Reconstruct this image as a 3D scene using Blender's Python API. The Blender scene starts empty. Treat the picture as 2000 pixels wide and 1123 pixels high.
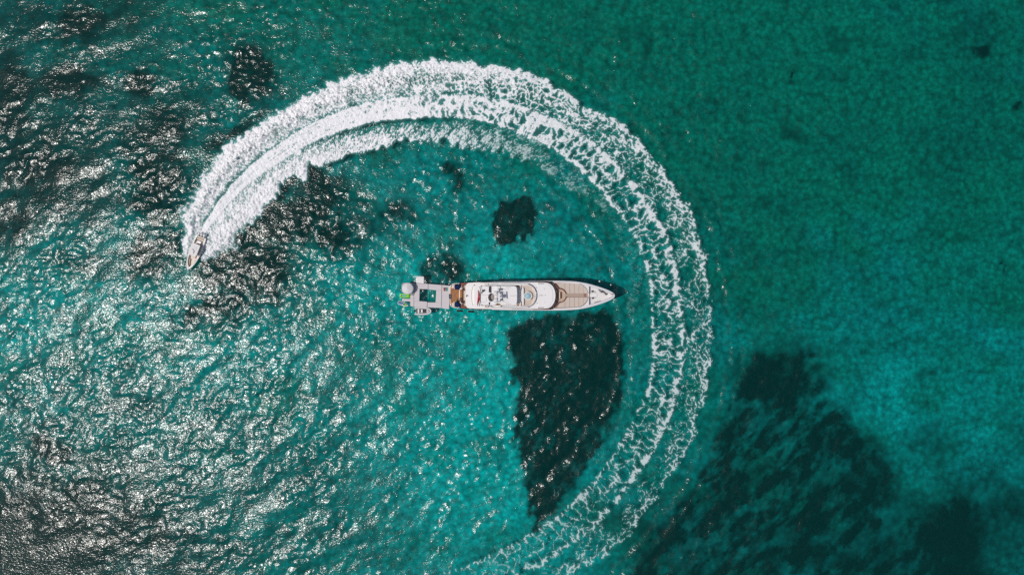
import bpy, bmesh, math, random
import numpy as np
from mathutils import Vector

random.seed(7)
S = 0.15            # metres per photo pixel on the water plane
CAMH = 200.0        # drone height
CX, CY = 1000.0, 561.5
C = bpy.context.scene.collection
scene = bpy.context.scene

# ------------------------------------------------------------------ camera, sky, sun, exposure
cam_d = bpy.data.cameras.new('camera')
cam_d.sensor_width = 36.0
cam_d.lens = 24.0
cam_d.clip_start = 1.0
cam_d.clip_end = 20000.0
cam = bpy.data.objects.new('camera', cam_d)
C.objects.link(cam)
cam.location = (0, 0, CAMH)
scene.camera = cam

ZEN = math.radians(27.0)
SH = Vector((-1.0, -0.24, 0)).normalized()          # horizontal direction towards the sun
TO_SUN = Vector((SH.x * math.sin(ZEN), SH.y * math.sin(ZEN), math.cos(ZEN)))
world = bpy.data.worlds.new('World')
scene.world = world
world.use_nodes = True
wn = world.node_tree
for n in list(wn.nodes):
    wn.nodes.remove(n)
sky = wn.nodes.new('ShaderNodeTexSky')
sky.sky_type = 'NISHITA'
sky.sun_disc = False
sky.air_density = 0.8
sky.dust_density = 2.2
sky.ozone_density = 0.5
sky.sun_elevation = math.pi / 2 - ZEN
sky.sun_rotation = math.atan2(SH.x, SH.y)
bg = wn.nodes.new('ShaderNodeBackground')
bg.inputs['Strength'].default_value = 0.076
wo = wn.nodes.new('ShaderNodeOutputWorld')
wn.links.new(sky.outputs[0], bg.inputs[0])
wn.links.new(bg.outputs[0], wo.inputs[0])

sun_d = bpy.data.lights.new('sun', 'SUN')
sun_d.energy = 2.5
sun_d.angle = math.radians(0.6)
sun_d.color = (1.0, 0.955, 0.91)
sun = bpy.data.objects.new('sun', sun_d)
C.objects.link(sun)
sun.rotation_euler = TO_SUN.to_track_quat('Z', 'Y').to_euler()

scene.view_settings.view_transform = 'Standard'
scene.view_settings.look = 'None'
scene.view_settings.exposure = 0.05
scene.view_settings.gamma = 1.0
scene.view_settings.use_curve_mapping = False
scene.render.engine = 'CYCLES'
scene.cycles.use_denoising = False
scene.cycles.max_bounces = 6
scene.cycles.transparent_max_bounces = 10
scene.cycles.sample_clamp_direct = 4.0
scene.cycles.sample_clamp_indirect = 3.0
scene.cycles.caustics_reflective = False
scene.cycles.caustics_refractive = False


# ------------------------------------------------------------------ numpy noise
def _hash(ix, iy, seed):
    ix = ix.astype(np.int64).astype(np.uint64)
    iy = iy.astype(np.int64).astype(np.uint64)
    h = ix * np.uint64(374761393) + iy * np.uint64(668265263) + np.uint64(seed * 2246822519 + 12345)
    h &= np.uint64(0xFFFFFFFF)
    h = ((h ^ (h >> np.uint64(13))) * np.uint64(1274126177)) & np.uint64(0xFFFFFFFF)
    h = ((h ^ (h >> np.uint64(16))) * np.uint64(2654435761)) & np.uint64(0xFFFFFFFF)
    h ^= h >> np.uint64(15)
    return (h & np.uint64(0xFFFFFF)).astype(np.float64) / float(0xFFFFFF)


def vnoise(x, y, seed=0):
    """value noise, 0..1"""
    x0 = np.floor(x); y0 = np.floor(y)
    fx = x - x0; fy = y - y0
    fx = fx * fx * fx * (fx * (fx * 6 - 15) + 10)
    fy = fy * fy * fy * (fy * (fy * 6 - 15) + 10)
    a = _hash(x0, y0, seed); b = _hash(x0 + 1, y0, seed)
    c = _hash(x0, y0 + 1, seed); d = _hash(x0 + 1, y0 + 1, seed)
    return (a * (1 - fx) + b * fx) * (1 - fy) + (c * (1 - fx) + d * fx) * fy


def fbm(x, y, octv=4, seed=0, gain=0.5):
    s = 0; a = 1.0; t = 0
    for i in range(octv):
        ca, sa = math.cos(0.6 * i), math.sin(0.6 * i)
        s = s + a * vnoise((x * ca - y * sa) * 2 ** i + 17.3 * i, (x * sa + y * ca) * 2 ** i - 9.1 * i, seed + i)
        t += a
        a *= gain
    return s / t


def voro(x, y, seed=0, jit=0.9):
    """distance difference F2-F1 (0 on the cell borders) and F1"""
    x0 = np.floor(x); y0 = np.floor(y)
    f1 = np.full(x.shape, 9.0); f2 = np.full(x.shape, 9.0)
    for i in (-1, 0, 1):
        for j in (-1, 0, 1):
            px = x0 + i + 0.5 + jit * (_hash(x0 + i, y0 + j, seed) - 0.5)
            py = y0 + j + 0.5 + jit * (_hash(x0 + i, y0 + j, seed + 77) - 0.5)
            d = np.hypot(px - x, py - y)
            f2 = np.minimum(f2, np.maximum(f1, d))
            f1 = np.minimum(f1, d)
    return f2 - f1, f1


def sstep(a, b, x):
    t = np.clip((x - a) / (b - a), 0, 1)
    return t * t * (3 - 2 * t)


# ------------------------------------------------------------------ helpers: coordinates, materials, meshes
def W(px, py, h=0.0):
    k = S * (CAMH - h) / CAMH
    return Vector(((px - CX) * k, -(py - CY) * k, h))


MATS = {}


def mat(name, col, rough=0.5, spec=0.4, var=0.08, scale=2.0, bump=0.0, bscale=20.0, metal=0.0):
    if name in MATS:
        return MATS[name]
    m = bpy.data.materials.new(name)
    m.use_nodes = True
    nt = m.node_tree
    p = nt.nodes['Principled BSDF']
    p.inputs['Roughness'].default_value = rough
    p.inputs['Metallic'].default_value = metal
    p.inputs['Specular IOR Level'].default_value = spec
    tc = nt.nodes.new('ShaderNodeTexCoord')
    nz = nt.nodes.new('ShaderNodeTexNoise')
    nz.inputs['Scale'].default_value = scale
    nz.inputs['Detail'].default_value = 5
    nt.links.new(tc.outputs['Object'], nz.inputs['Vector'])
    mx = nt.nodes.new('ShaderNodeMixRGB')
    mx.inputs[1].default_value = (*[c * (1 - var) for c in col], 1)
    mx.inputs[2].default_value = (*[min(1, c * (1 + var)) for c in col], 1)
    nt.links.new(nz.outputs['Fac'], mx.inputs[0])
    nt.links.new(mx.outputs[0], p.inputs['Base Color'])
    if bump:
        n2 = nt.nodes.new('ShaderNodeTexNoise')
        n2.inputs['Scale'].default_value = bscale
        nt.links.new(tc.outputs['Object'], n2.inputs['Vector'])
        b = nt.nodes.new('ShaderNodeBump')
        b.inputs['Strength'].default_value = bump
        b.inputs['Distance'].default_value = 0.05
        nt.links.new(n2.outputs['Fac'], b.inputs['Height'])
        nt.links.new(b.outputs[0], p.inputs['Normal'])
    MATS[name] = m
    return m


def tag(o, label=None, cat=None, group=None, kind=None):
    if label: o['label'] = label
    if cat: o['category'] = cat
    if group: o['group'] = group
    if kind: o['kind'] = kind
    return o


def thing(name, loc, label, cat, group=None, rz=0.0):
    o = bpy.data.objects.new(name, None)
    o.empty_display_size = 0.2
    C.objects.link(o)
    o.location = loc
    o.rotation_euler = (0, 0, rz)
    return tag(o, label, cat, group)


def root_loc(p):
    v = Vector((0, 0, 0))
    while p is not None:
        v += p.location
        p = p.parent
    return v


def link(name, me, m, parent=None, smooth=False, bevel=0.0, local=False):
    """verts are world metres unless local; children get their root's location taken off"""
    if parent is not None and not local:
        off = root_loc(parent)
        for v in me.vertices:
            v.co -= off
    o = bpy.data.objects.new(name, me)
    C.objects.link(o)
    if parent is not None:
        o.parent = parent
    if m is not None:
        me.materials.append(m)
    if smooth:
        for p in me.polygons:
            p.use_smooth = True
    if bevel:
        b = o.modifiers.new('bevel', 'BEVEL')
        b.width = bevel
        b.segments = 2
        b.limit_method = 'ANGLE'
        b.angle_limit = math.radians(40)
    return o


def bm_mesh(bm, name):
    bmesh.ops.recalc_face_normals(bm, faces=bm.faces[:])
    me = bpy.data.meshes.new(name)
    bm.to_mesh(me)
    bm.free()
    return me


def slab(name, outer, z0, z1, m, parent=None, holes=(), bevel=0.03, px=True, local=False, top_in=1.0):
    """a solid plate whose outline (photo pixels at height z1, or metres) has optional holes"""
    bm = bmesh.new()
    rings = []
    for loop in [outer] + list(holes):
        pts = [W(x, y, z1).to_2d() if px else Vector((x, y)) for x, y in loop]
        t = [bm.verts.new((p.x, p.y, z1)) for p in pts]
        b = [bm.verts.new((p.x, p.y, z0)) for p in pts]
        n = len(pts)
        te, be = [], []
        for i in range(n):
            j = (i + 1) % n
            bm.faces.new((t[i], t[j], b[j], b[i]))
            te.append(bm.edges.get((t[i], t[j])))
            be.append(bm.edges.get((b[i], b[j])))
        rings.append((te, be))
    for k in (0, 1):
        bmesh.ops.triangle_fill(bm, use_beauty=True, use_dissolve=False, edges=[e for r in rings for e in r[k]])
    return link(name, bm_mesh(bm, name), m, parent, bevel=bevel, local=local)


def box(name, cx, cy, sx, sy, z0, z1, m, parent=None, rz=0.0, bevel=0.03, px=True, local=False):
    """centre and size in pixels (at height z1) or metres"""
    c, s = math.cos(rz), math.sin(rz)
    pts = []
    for dx, dy in ((-.5, -.5), (.5, -.5), (.5, .5), (-.5, .5)):
        x, y = dx * sx, dy * sy
        pts.append((cx + x * c - y * s, cy + x * s + y * c))
    return slab(name, pts, z0, z1, m, parent, bevel=bevel, px=px, local=local)


def circ(cx, cy, r, n=32, a0=0.0, a1=2 * math.pi, ry=None):
    full = abs(a1 - a0 - 2 * math.pi) < 1e-6
    k = n if full else n - 1
    return [(cx + r * math.cos(a0 + (a1 - a0) * i / k), cy + (ry or r) * math.sin(a0 + (a1 - a0) * i / k)) for i in range(n)]


def tube(name, pts, r, m, parent=None, seg=8, local=False, closed=False):
    bm = bmesh.new()
    pts = [Vector(p) for p in pts]
    n = len(pts)
    rad = r if isinstance(r, (list, tuple)) else [r] * n
    rings = []
    for i, p in enumerate(pts):
        a = pts[(i - 1) % n] if (i > 0 or closed) else p
        b = pts[(i + 1) % n] if (i < n - 1 or closed) else p
        d = (b - a).normalized()
        up = Vector((0, 0, 1)) if abs(d.z) < 0.95 else Vector((1, 0, 0))
        u = d.cross(up).normalized(); v = u.cross(d).normalized()
        rings.append([bm.verts.new(p + rad[i] * (u * math.cos(2 * math.pi * k / seg) + v * math.sin(2 * math.pi * k / seg))) for k in range(seg)])
    last = n if closed else n - 1
    for i in range(last):
        A, B = rings[i], rings[(i + 1) % n]
        for k in range(seg):
            bm.faces.new((A[k], A[(k + 1) % seg], B[(k + 1) % seg], B[k]))
    if not closed:
        bm.faces.new(rings[0]); bm.faces.new(rings[-1])
    return link(name, bm_mesh(bm, name), m, parent, smooth=True, local=local)


def lathe(name, prof, c, m, parent=None, seg=28, local=False, smooth=True):
    bm = bmesh.new()
    rings = []
    for r, z in prof:
        if r < 1e-4:
            rings.append([bm.verts.new((c[0], c[1], c[2] + z))])
        else:
            rings.append([bm.verts.new((c[0] + r * math.cos(2 * math.pi * k / seg), c[1] + r * math.sin(2 * math.pi * k / seg), c[2] + z)) for k in range(seg)])
    for A, B in zip(rings[:-1], rings[1:]):
        for k in range(seg):
            k2 = (k + 1) % seg
            q = [A[k % len(A)], A[k2 % len(A)], B[k2 % len(B)], B[k % len(B)]]
            q = list(dict.fromkeys(q))
            if len(q) > 2:
                bm.faces.new(q)
    for R in (rings[0], rings[-1]):
        if len(R) > 2:
            bm.faces.new(R)
    return link(name, bm_mesh(bm, name), m, parent, smooth=smooth, local=local)


def loft(name, secs, m, parent=None, cap0=True, cap1=True, smooth=True, local=False, close=False):
    """secs: lists of points of equal length"""
    bm = bmesh.new()
    R = [[bm.verts.new(p) for p in s] for s in secs]
    n = len(R[0])
    for A, B in zip(R[:-1], R[1:]):
        for k in range(n if close else n - 1):
            bm.faces.new((A[k], A[(k + 1) % n], B[(k + 1) % n], B[k]))
    if cap0: bm.faces.new(R[0])
    if cap1: bm.faces.new(R[-1])
    bmesh.ops.remove_doubles(bm, verts=bm.verts[:], dist=0.002)
    return link(name, bm_mesh(bm, name), m, parent, smooth=smooth, local=local)


def grid_mesh(name, X, Y, Z, keep=None):
    ny, nx = X.shape
    co = np.stack([X, Y, Z], -1).reshape(-1, 3).astype(np.float32)
    idx = np.arange(nx * ny).reshape(ny, nx)
    q = np.stack([idx[:-1, :-1], idx[:-1, 1:], idx[1:, 1:], idx[1:, :-1]], -1).reshape(-1, 4)
    used = None
    if keep is not None:
        q = q[keep.reshape(-1)]
        used = np.unique(q)
        remap = np.full(nx * ny, -1, np.int64)
        remap[used] = np.arange(len(used))
        q = remap[q]
        co = co[used]
    me = bpy.data.meshes.new(name)
    me.vertices.add(len(co))
    me.vertices.foreach_set('co', co.reshape(-1))
    me.loops.add(q.size)
    me.loops.foreach_set('vertex_index', q.reshape(-1).astype(np.int32))
    me.polygons.add(len(q))
    me.polygons.foreach_set('loop_start', np.arange(0, q.size, 4, dtype=np.int32))
    me.polygons.foreach_set('use_smooth', np.ones(len(q), bool))
    me.update(calc_edges=True)
    return me, used


def fattr(me, name, arr, used=None):
    a = arr.reshape(-1)
    if used is not None:
        a = a[used]
    at = me.attributes.new(name, 'FLOAT', 'POINT')
    at.data.foreach_set('value', a.astype(np.float32))


# ------------------------------------------------------------------ the track of the speedboat (photo pixels on the water plane)
def catmull(pts, step):
    P = np.array(pts, float)
    P = np.vstack([2 * P[0] - P[1], P, 2 * P[-1] - P[-2]])
    out = []
    for i in range(1, len(P) - 2):
        t = np.linspace(0, 1, 60, endpoint=False)[:, None]
        a, b, c, d = P[i - 1], P[i], P[i + 1], P[i + 2]
        out.append(0.5 * ((2 * b) + (c - a) * t + (2 * a - 5 * b + 4 * c - d) * t ** 2 + (-a + 3 * b - 3 * c + d) * t ** 3))
    Q = np.vstack(out)
    for _ in range(60):
        Q[1:-1] = 0.25 * Q[:-2] + 0.5 * Q[1:-1] + 0.25 * Q[2:]
    L = np.concatenate([[0], np.cumsum(np.hypot(*np.diff(Q, axis=0).T))])
    s = np.arange(0, L[-1], step)
    return np.stack([np.interp(s, L, Q[:, 0]), np.interp(s, L, Q[:, 1])], 1), s


WPATH = [(375, 512), (384, 485), (396, 455), (419, 421), (447, 385), (490, 342), (554, 294), (625, 253), (696, 228), (767, 214), (874, 207), (940, 213),
         (1005, 230), (1089, 266), (1156, 314), (1214, 376), (1262, 443), (1286, 500), (1299, 560), (1304, 625), (1305, 700), (1288, 785),
         (1243, 875), (1175, 970), (1090, 1045), (985, 1108), (880, 1150), (780, 1180), (680, 1200)]
STEP = 1.05
path, sp = catmull(WPATH, STEP)
tan = np.gradient(path, axis=0)
for _ in range(80):
    tan[1:-1] = 0.25 * tan[:-2] + 0.5 * tan[1:-1] + 0.25 * tan[2:]
tan /= np.hypot(tan[:, 0], tan[:, 1])[:, None]
nor = np.stack([tan[:, 1], -tan[:, 0]], 1)           # outwards from the turn (photo axes, y down)


# ------------------------------------------------------------------ water: real waves as a displaced sheet
def spread(lo, hi, d, far):
    n = int(round((hi - lo) / d))
    core = np.linspace(lo, hi, n)
    ext = []
    step = d * 2; x = hi
    while x < far:
        x += step; ext.append(x); step *= 1.6
    ext = np.array(ext)
    return np.concatenate([(lo - (ext - hi))[::-1], core, ext]), len(ext), n


WX0, WX1, WY0, WY1, WD = -168.0, 168.0, -98.0, 98.0, 0.3
wx, wex, wnx = spread(WX0, WX1, WD, 4000)
wy, wey, wny = spread(WY0, WY1, WD, 4000)
rng = np.random.default_rng(11)


def wave_field(lmin, lmax, slope, main, iso, power, seed):
    r = np.random.default_rng(seed)
    kx = 2 * np.pi * np.fft.fftfreq(wnx, WD)[None, :]
    ky = 2 * np.pi * np.fft.fftfreq(wny, WD)[:, None]
    k = np.hypot(kx, ky); k[0, 0] = 1e-6
    th = np.arctan2(ky, kx)
    P = k ** (-power) * (iso + (1 - iso) * np.cos(th - main) ** 4)
    kl, kh = 2 * np.pi / lmax, 2 * np.pi / lmin
    P = P * np.exp(-(kl / k) ** 4) * np.exp(-(k / kh) ** 4)
    P[0, 0] = 0
    h = np.real(np.fft.ifft2(np.fft.fft2(r.standard_normal((wny, wnx))) * np.sqrt(P)))
    gy, gx = np.gradient(h, WD)
    return h * slope / math.sqrt(np.mean(gx ** 2 + gy ** 2) / 2)


XC, YC = np.meshgrid(wx[wex:wex + wnx], wy[wey:wey + wny])
PXc, PYc = XC / S + CX, CY - YC / S
MAIN = math.radians(118)
hl = wave_field(4.5, 16, 0.05, MAIN, 0.15, 4.0, 1)
hs = wave_field(1.0, 5, 0.082, math.radians(105), 0.3, 4.2, 2)
gust = 0.6 * fbm(XC / 22 + YC / 40, YC / 11 - XC / 26, 4, 31) + 0.4 * fbm(XC / 5, YC / 5, 2, 35)
gust = 0.35 + 1.3 * sstep(0.3, 0.7, gust)
calm_and_vignette = 1.0 - 0.35 * sstep(1250, 1700, PXc + 0.25 * (PYc - 560))
calm_and_vignette = calm_and_vignette * (1 - 0.78 * np.exp(-((PXc - 40) / 380) ** 2 - ((PYc - 1150) / 260) ** 2))  # waves flattened in this corner to dim the glitter like a vignette
HW_ = (hl * (0.4 + 0.6 * calm_and_vignette) + hs * gust * calm_and_vignette)
# waves that the boat sends out on both sides of its track
dist = np.full(XC.shape, 1e9, np.float32); sgn_ = np.zeros(XC.shape, np.float32); alng = np.zeros(XC.shape, np.float32)
PXf, PYf = PXc.astype(np.float32), PYc.astype(np.float32)
for i_ in range(0, len(path), 8):
    dx, dy = PXf - path[i_, 0], PYf - path[i_, 1]
    d2 = dx * dx + dy * dy
    mk_ = d2 < dist
    dist[mk_] = d2[mk_]; sgn_[mk_] = (dx * nor[i_, 0] + dy * nor[i_, 1])[mk_]; alng[mk_] = sp[i_]
dist = np.sqrt(dist)
brk = fbm(alng / 40, dist / 60, 3, 401)
amp = sstep(350, 900, alng) * (1 - sstep(1700, 2050, alng))
bow_w = np.where(sgn_ > 0, np.exp(-((dist - 122 - 26 * (brk - 0.5)) / 22) ** 2) * 1.0, np.exp(-((dist - 92 - 34 * (brk - 0.5)) / 26) ** 2) * 0.9)
bow_w = bow_w * np.cos((dist - 28 * (brk - 0.5)) * 2 * math.pi / 30.0) * amp * (0.25 + 1.3 * brk)
HW_ = HW_ + 0.16 * bow_w
wash_calm = np.exp(-(dist / 75) ** 2) * sstep(150, 500, alng)
HW_ = HW_ - 0.45 * hs * gust * calm_and_vignette * wash_calm
fade = sstep(0, 8, XC - WX0) * sstep(0, 8, WX1 - XC) * sstep(0, 8, YC - WY0) * sstep(0, 8, WY1 - YC)
HW_ *= fade
Hfull = np.zeros((len(wy), len(wx)))
Hfull[wey:wey + wny, wex:wex + wnx] = HW_
Xf, Yf = np.meshgrid(wx, wy)


def water_h(x, y):
    fx = np.clip((x - WX0) / (WX1 - WX0) * (wnx - 1), 0, wnx - 1.001)
    fy = np.clip((y - WY0) / (WY1 - WY0) * (wny - 1), 0, wny - 1.001)
    ix = fx.astype(int); iy = fy.astype(int)
    a = fx - ix; b = fy - iy
    return (HW_[iy, ix] * (1 - a) + HW_[iy, ix + 1] * a) * (1 - b) + (HW_[iy + 1, ix] * (1 - a) + HW_[iy + 1, ix + 1] * a) * b


def water_material():
    m = bpy.data.materials.new('sea_water')
    m.use_nodes = True
    nt = m.node_tree
    for n in list(nt.nodes): nt.nodes.remove(n)
    N, L = nt.nodes.new, nt.links.new
    out = N('ShaderNodeOutputMaterial')
    tc = N('ShaderNodeTexCoord')
    mp = N('ShaderNodeMapping')
    mp.inputs['Rotation'].default_value = (0, 0, math.radians(-25))
    mp.inputs['Scale'].default_value = (0.75, 1.25, 1)
    L(tc.outputs['Object'], mp.inputs['Vector'])
    n1 = N('ShaderNodeTexNoise'); n1.inputs['Scale'].default_value = 1.7; n1.inputs['Detail'].default_value = 2.0
    n1.inputs['Distortion'].default_value = 0.6
    L(mp.outputs[0], n1.inputs['Vector'])
    b1 = N('ShaderNodeBump'); b1.inputs['Strength'].default_value = 1.0; b1.inputs['Distance'].default_value = 0.092
    L(n1.outputs['Fac'], b1.inputs['Height'])
    gl = N('ShaderNodeBsdfGlossy'); gl.inputs['Roughness'].default_value = 0.13
    gl.inputs['Color'].default_value = (1, 1, 1, 1)
    L(b1.outputs[0], gl.inputs['Normal'])
    fr = N('ShaderNodeFresnel'); fr.inputs['IOR'].default_value = 1.34
    L(b1.outputs[0], fr.inputs['Normal'])
    df = N('ShaderNodeBsdfDiffuse'); df.inputs['Color'].default_value = (0.0, 0.055, 0.05, 1)
    L(b1.outputs[0], df.inputs['Normal'])
    tr = N('ShaderNodeBsdfTransparent'); tr.inputs['Color'].default_value = (0.0, 0.83, 0.82, 1)
    body = N('ShaderNodeMixShader'); body.inputs[0].default_value = 0.80
    L(df.outputs[0], body.inputs[1]); L(tr.outputs[0], body.inputs[2])
    mx = N('ShaderNodeMixShader')
    L(fr.outputs[0], mx.inputs[0]); L(body.outputs[0], mx.inputs[1]); L(gl.outputs[0], mx.inputs[2])
    L(mx.outputs[0], out.inputs['Surface'])
    return m


me, _ = grid_mesh('sea', Xf, Yf, Hfull)
sea = link('sea_water', me, water_material())
tag(sea, 'clear teal sea water with small wind waves and sun glitter', kind='structure')

# ------------------------------------------------------------------ seabed: sand, algae and seagrass beds
sx_, sex, snx = spread(-168, 168, 0.6, 4000)
sy_, sey, sny = spread(-98, 98, 0.6, 4000)
SX, SY = np.meshgrid(sx_, sy_)
BEDZ = -3.4
kb = S * (CAMH - BEDZ) / CAMH                     # where a bed point shows in the photo
BX, BY = SX / kb + CX, CY - SY / kb
wxp = BX + 75 * (fbm(BX / 60, BY / 60, 4, 41) - 0.5) + 22 * (fbm(BX / 12, BY / 12, 3, 45) - 0.5)
wyp = BY + 75 * (fbm(BX / 60, BY / 60, 4, 51) - 0.5) + 22 * (fbm(BX / 12, BY / 12, 3, 55) - 0.5)


def ell(cx, cy, rx, ry, rot=0.0, st=1.0, soft=0.75):
    c, s = math.cos(math.radians(rot)), math.sin(math.radians(rot))
    dx, dy = wxp - cx, wyp - cy
    u = (dx * c + dy * s) / rx; v = (-dx * s + dy * c) / ry
    return st * (1 - sstep(1 - soft, 1 + soft, np.hypot(u, v)))


def polymask(pts, soft=7):
    wxp = BX + 16 * (fbm(BX / 30, BY / 30, 3, 41) - 0.5) + 26 * (fbm(BX / 11, BY / 11, 3, 45) - 0.5)
    wyp = BY + 16 * (fbm(BX / 30, BY / 30, 3, 51) - 0.5) + 26 * (fbm(BX / 11, BY / 11, 3, 55) - 0.5)
    inside = np.zeros(BX.shape, bool)
    dmin = np.full(BX.shape, 1e9)
    n = len(pts)
    for i in range(n):
        x1, y1 = pts[i]; x2, y2 = pts[(i + 1) % n]
        cond = ((y1 > wyp) != (y2 > wyp)) & (wxp < (x2 - x1) * (wyp - y1) / (y2 - y1 + 1e-9) + x1)
        inside ^= cond
        t = np.clip(((wxp - x1) * (x2 - x1) + (wyp - y1) * (y2 - y1)) / ((x2 - x1) ** 2 + (y2 - y1) ** 2), 0, 1)
        dmin = np.minimum(dmin, np.hypot(wxp - x1 - t * (x2 - x1), wyp - y1 - t * (y2 - y1)))
    sd = np.where(inside, -dmin, dmin)
    return 1 - sstep(-soft, soft, sd)


grass = 0.97 * polymask([(985, 640), (1065, 618), (1180, 606), (1218, 648), (1214, 765), (1180, 850), (1125, 955), (1046, 1040),
                  (1028, 960), (1004, 860), (1010, 760)], 12)
grass *= 1 - 0.55 * sstep(880, 1020, BY) * sstep(1050, 1150, BX)
grass = np.maximum(grass, polymask([(960, 425), (978, 392), (1005, 384), (1045, 392), (1052, 430), (1040, 460), (980, 484), (960, 475)], 5))
reef_tex = fbm((BX - BY) / 70, (BX + BY) / 26, 5, 95, 0.6)
grass = np.maximum(grass, (0.50 + 0.46 * sstep(0.34, 0.66, reef_tex)) * polymask([(1440, 735), (1480, 702), (1570, 668), (1592, 720), (1572, 780), (1640, 788), (1672, 850), (1732, 882), (1738, 960), (1702, 1000), (1760, 1042),
                                           (1800, 990), (1850, 982), (1905, 1000), (1912, 1060), (1925, 1160), (1180, 1160), (1300, 1010), (1390, 860), (1430, 785)], 24))
PATCHES = [
    (165, 35, 62, 55, 0, .95), (60, 30, 90, 45, 0, .5), (250, 20, 60, 30, -30, .6),
    (122, 172, 66, 38, -10, .9), (272, 168, 40, 34, 0, 1.), (322, 265, 66, 62, -20, .85), (502, 145, 52, 56, 10, 1.),
    (470, 245, 70, 22, -35, .85), (20, 200, 50, 110, 0, .85), (80, 330, 130, 80, 0, .85), (15, 420, 60, 80, 0, .85), (190, 400, 80, 50, -20, .6),
    (310, 360, 76, 66, -30, .95), (170, 520, 60, 32, 0, .6), (300, 480, 70, 50, -20, .8),
    (570, 440, 140, 66, -5, .95), (640, 365, 60, 48, 0, .85), (480, 535, 115, 55, 0, .95), (420, 595, 84, 46, -20, .85),
    (760, 430, 44, 30, 0, .75), (700, 460, 60, 36, 0, .6), (580, 360, 50, 50, 0, .6),
    (895, 352, 22, 24, 0, .8), (862, 515, 36, 36, 0, .8), (1082, 405, 26, 12, -15, .5), (905, 478, 22, 16, 0, .4), (905, 420, 40, 22, 0, .35),
    (1525, 740, 78, 64, 0, 1.1), (1570, 690, 22, 30, 0, .8), (1640, 865, 70, 56, 20, .95), (1690, 940, 50, 70, 0, .95),
    (1858, 1052, 66, 84, 0, 1.2), (1600, 1085, 120, 60, 0, .7), (1470, 980, 130, 110, 0, .55), (1810, 870, 46, 44, 0, .5), (1968, 1000, 56, 66, 0, .6),
    (1700, 1050, 90, 60, 0, .5), (1330, 1060, 130, 80, 0, .6), (1400, 850, 60, 60, 0, .3), (1780, 1000, 80, 50, 0, .4),
    (1915, 108, 17, 17, 0, .8), (1541, 167, 7, 6, 0, .9), (1990, 195, 12, 10, 0, .8), (1946, 521, 7, 6, 0, .9), (1838, 730, 22, 9, -10, .55),
    (1243, 100, 18, 44, 0, .45), (1650, 90, 28, 20, 0, .4), (1545, 255, 28, 22, 0, .5), (1880, 60, 16, 12, 0, .35), (1800, 360, 30, 18, 0, .25), (1965, 825, 20, 14, 0, .4),
    (70, 1040, 270, 120, 0, .95), (300, 1080, 160, 60, 0, .6), (90, 865, 64, 28, 0, .75), (230, 790, 70, 40, 0, .35), (30, 930, 90, 70, 0, .5),  # bottom-left beds; part of the corner darkness is painted vignette
    (640, 985, 100, 46, -10, .25), (690, 760, 60, 26, -35, .25), (600, 880, 50, 22, -30, .25), (740, 700, 40, 18, -30, .22), (930, 800, 30, 14, -40, .2),
]
for p in PATCHES:
    grass = np.maximum(grass, ell(*p))
mott = fbm(BX / 20, BY / 20, 5, 61)
grass = np.clip(grass * (0.78 + 0.46 * sstep(0.28, 0.68, fbm(BX / 20 + BY / 50, BY / 24 - BX / 70, 5, 65, 0.65))), 0, 1)
sweep = fbm(BX / 90 + BY / 200, BY / 60 - BX / 150, 4, 71)


def blob(cx, cy, rx, ry):
    return np.exp(-((BX - cx) / rx) ** 2 - ((BY - cy) / ry) ** 2)


algae = np.clip(1.15 * blob(1350, 60, 520, 200) + 0.9 * blob(1480, 330, 260, 220) + 0.85 * blob(1990, 330, 260, 420) + 0.6 * blob(1700, 250, 300, 220)
                + 0.7 * blob(850, 20, 380, 110) + 0.35 * blob(1480, 1000, 300, 260) + 0.3 * blob(1500, 620, 150, 160)
                + 0.45 * blob(300, 100, 420, 160) + 1.5 * (sweep - 0.5), 0, 1)
pale = np.clip(0.85 * blob(880, 880, 240, 270) + 1.0 * blob(960, 800, 80, 200) + 0.3 * blob(1000, 560, 200, 120) + 0.55 * blob(1060, 1110, 160, 60) + 0.45 * blob(750, 560, 180, 60)
               + 0.4 * blob(900, 470, 180, 140) + 0.55 * blob(100, 620, 330, 160) + 0.45 * blob(1780, 780, 200, 120) + 0.25 * blob(1240, 520, 60, 60)
               + 0.4 * blob(1500, 130, 120, 70) + 0.5 * blob(1222, 120, 22, 80) + 0.4 * blob(1268, 90, 18, 50) + 0.5 * blob(1375, 130, 36, 50) + 0.4 * blob(1615, 80, 40, 30) + 0.4 * blob(1730, 270, 50, 40) + 0.2 * blob(330, 60, 120, 50) + 0.35 * blob(440, 190, 40, 60) + 0.7 * (fbm(BX / 50, BY / 28, 4, 81) - 0.5), 0, 1)
dark_bed_vignette = np.clip(0.45 * blob(470, 960, 260, 170) + 0.3 * blob(200, 760, 150, 90) + 0.35 * blob(330, 230, 260, 160) + 0.25 * blob(1450, 420, 200, 300) + 0.7 * blob(1980, 1080, 300, 200) + 0.95 * blob(0, 1120, 420, 280) + 0.75 * blob(60, 200, 330, 330) + 0.4 * blob(1990, 60, 220, 260)
               + 0.35 * blob(1500, 1120, 400, 160) + 1.0 * (fbm(BX / 60, BY / 36, 5, 91) - 0.5), 0, 1)  # darker bed tone, plus lens vignette painted into the frame corners
BZ = BEDZ + 0.45 * grass + 0.35 * (sweep - 0.5) + 0.2 * (mott - 0.5)
outside = np.maximum(np.abs(SX) - 168, np.abs(SY) - 98)
me, _ = grid_mesh('seabed', SX, SY, np.where(outside > 0, BEDZ, BZ))
for nm, a in (('grass', grass), ('algae', algae), ('pale', pale), ('dark_bed_vignette', dark_bed_vignette)):
    fattr(me, nm, np.where(outside > 30, 0.25, a))


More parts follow.
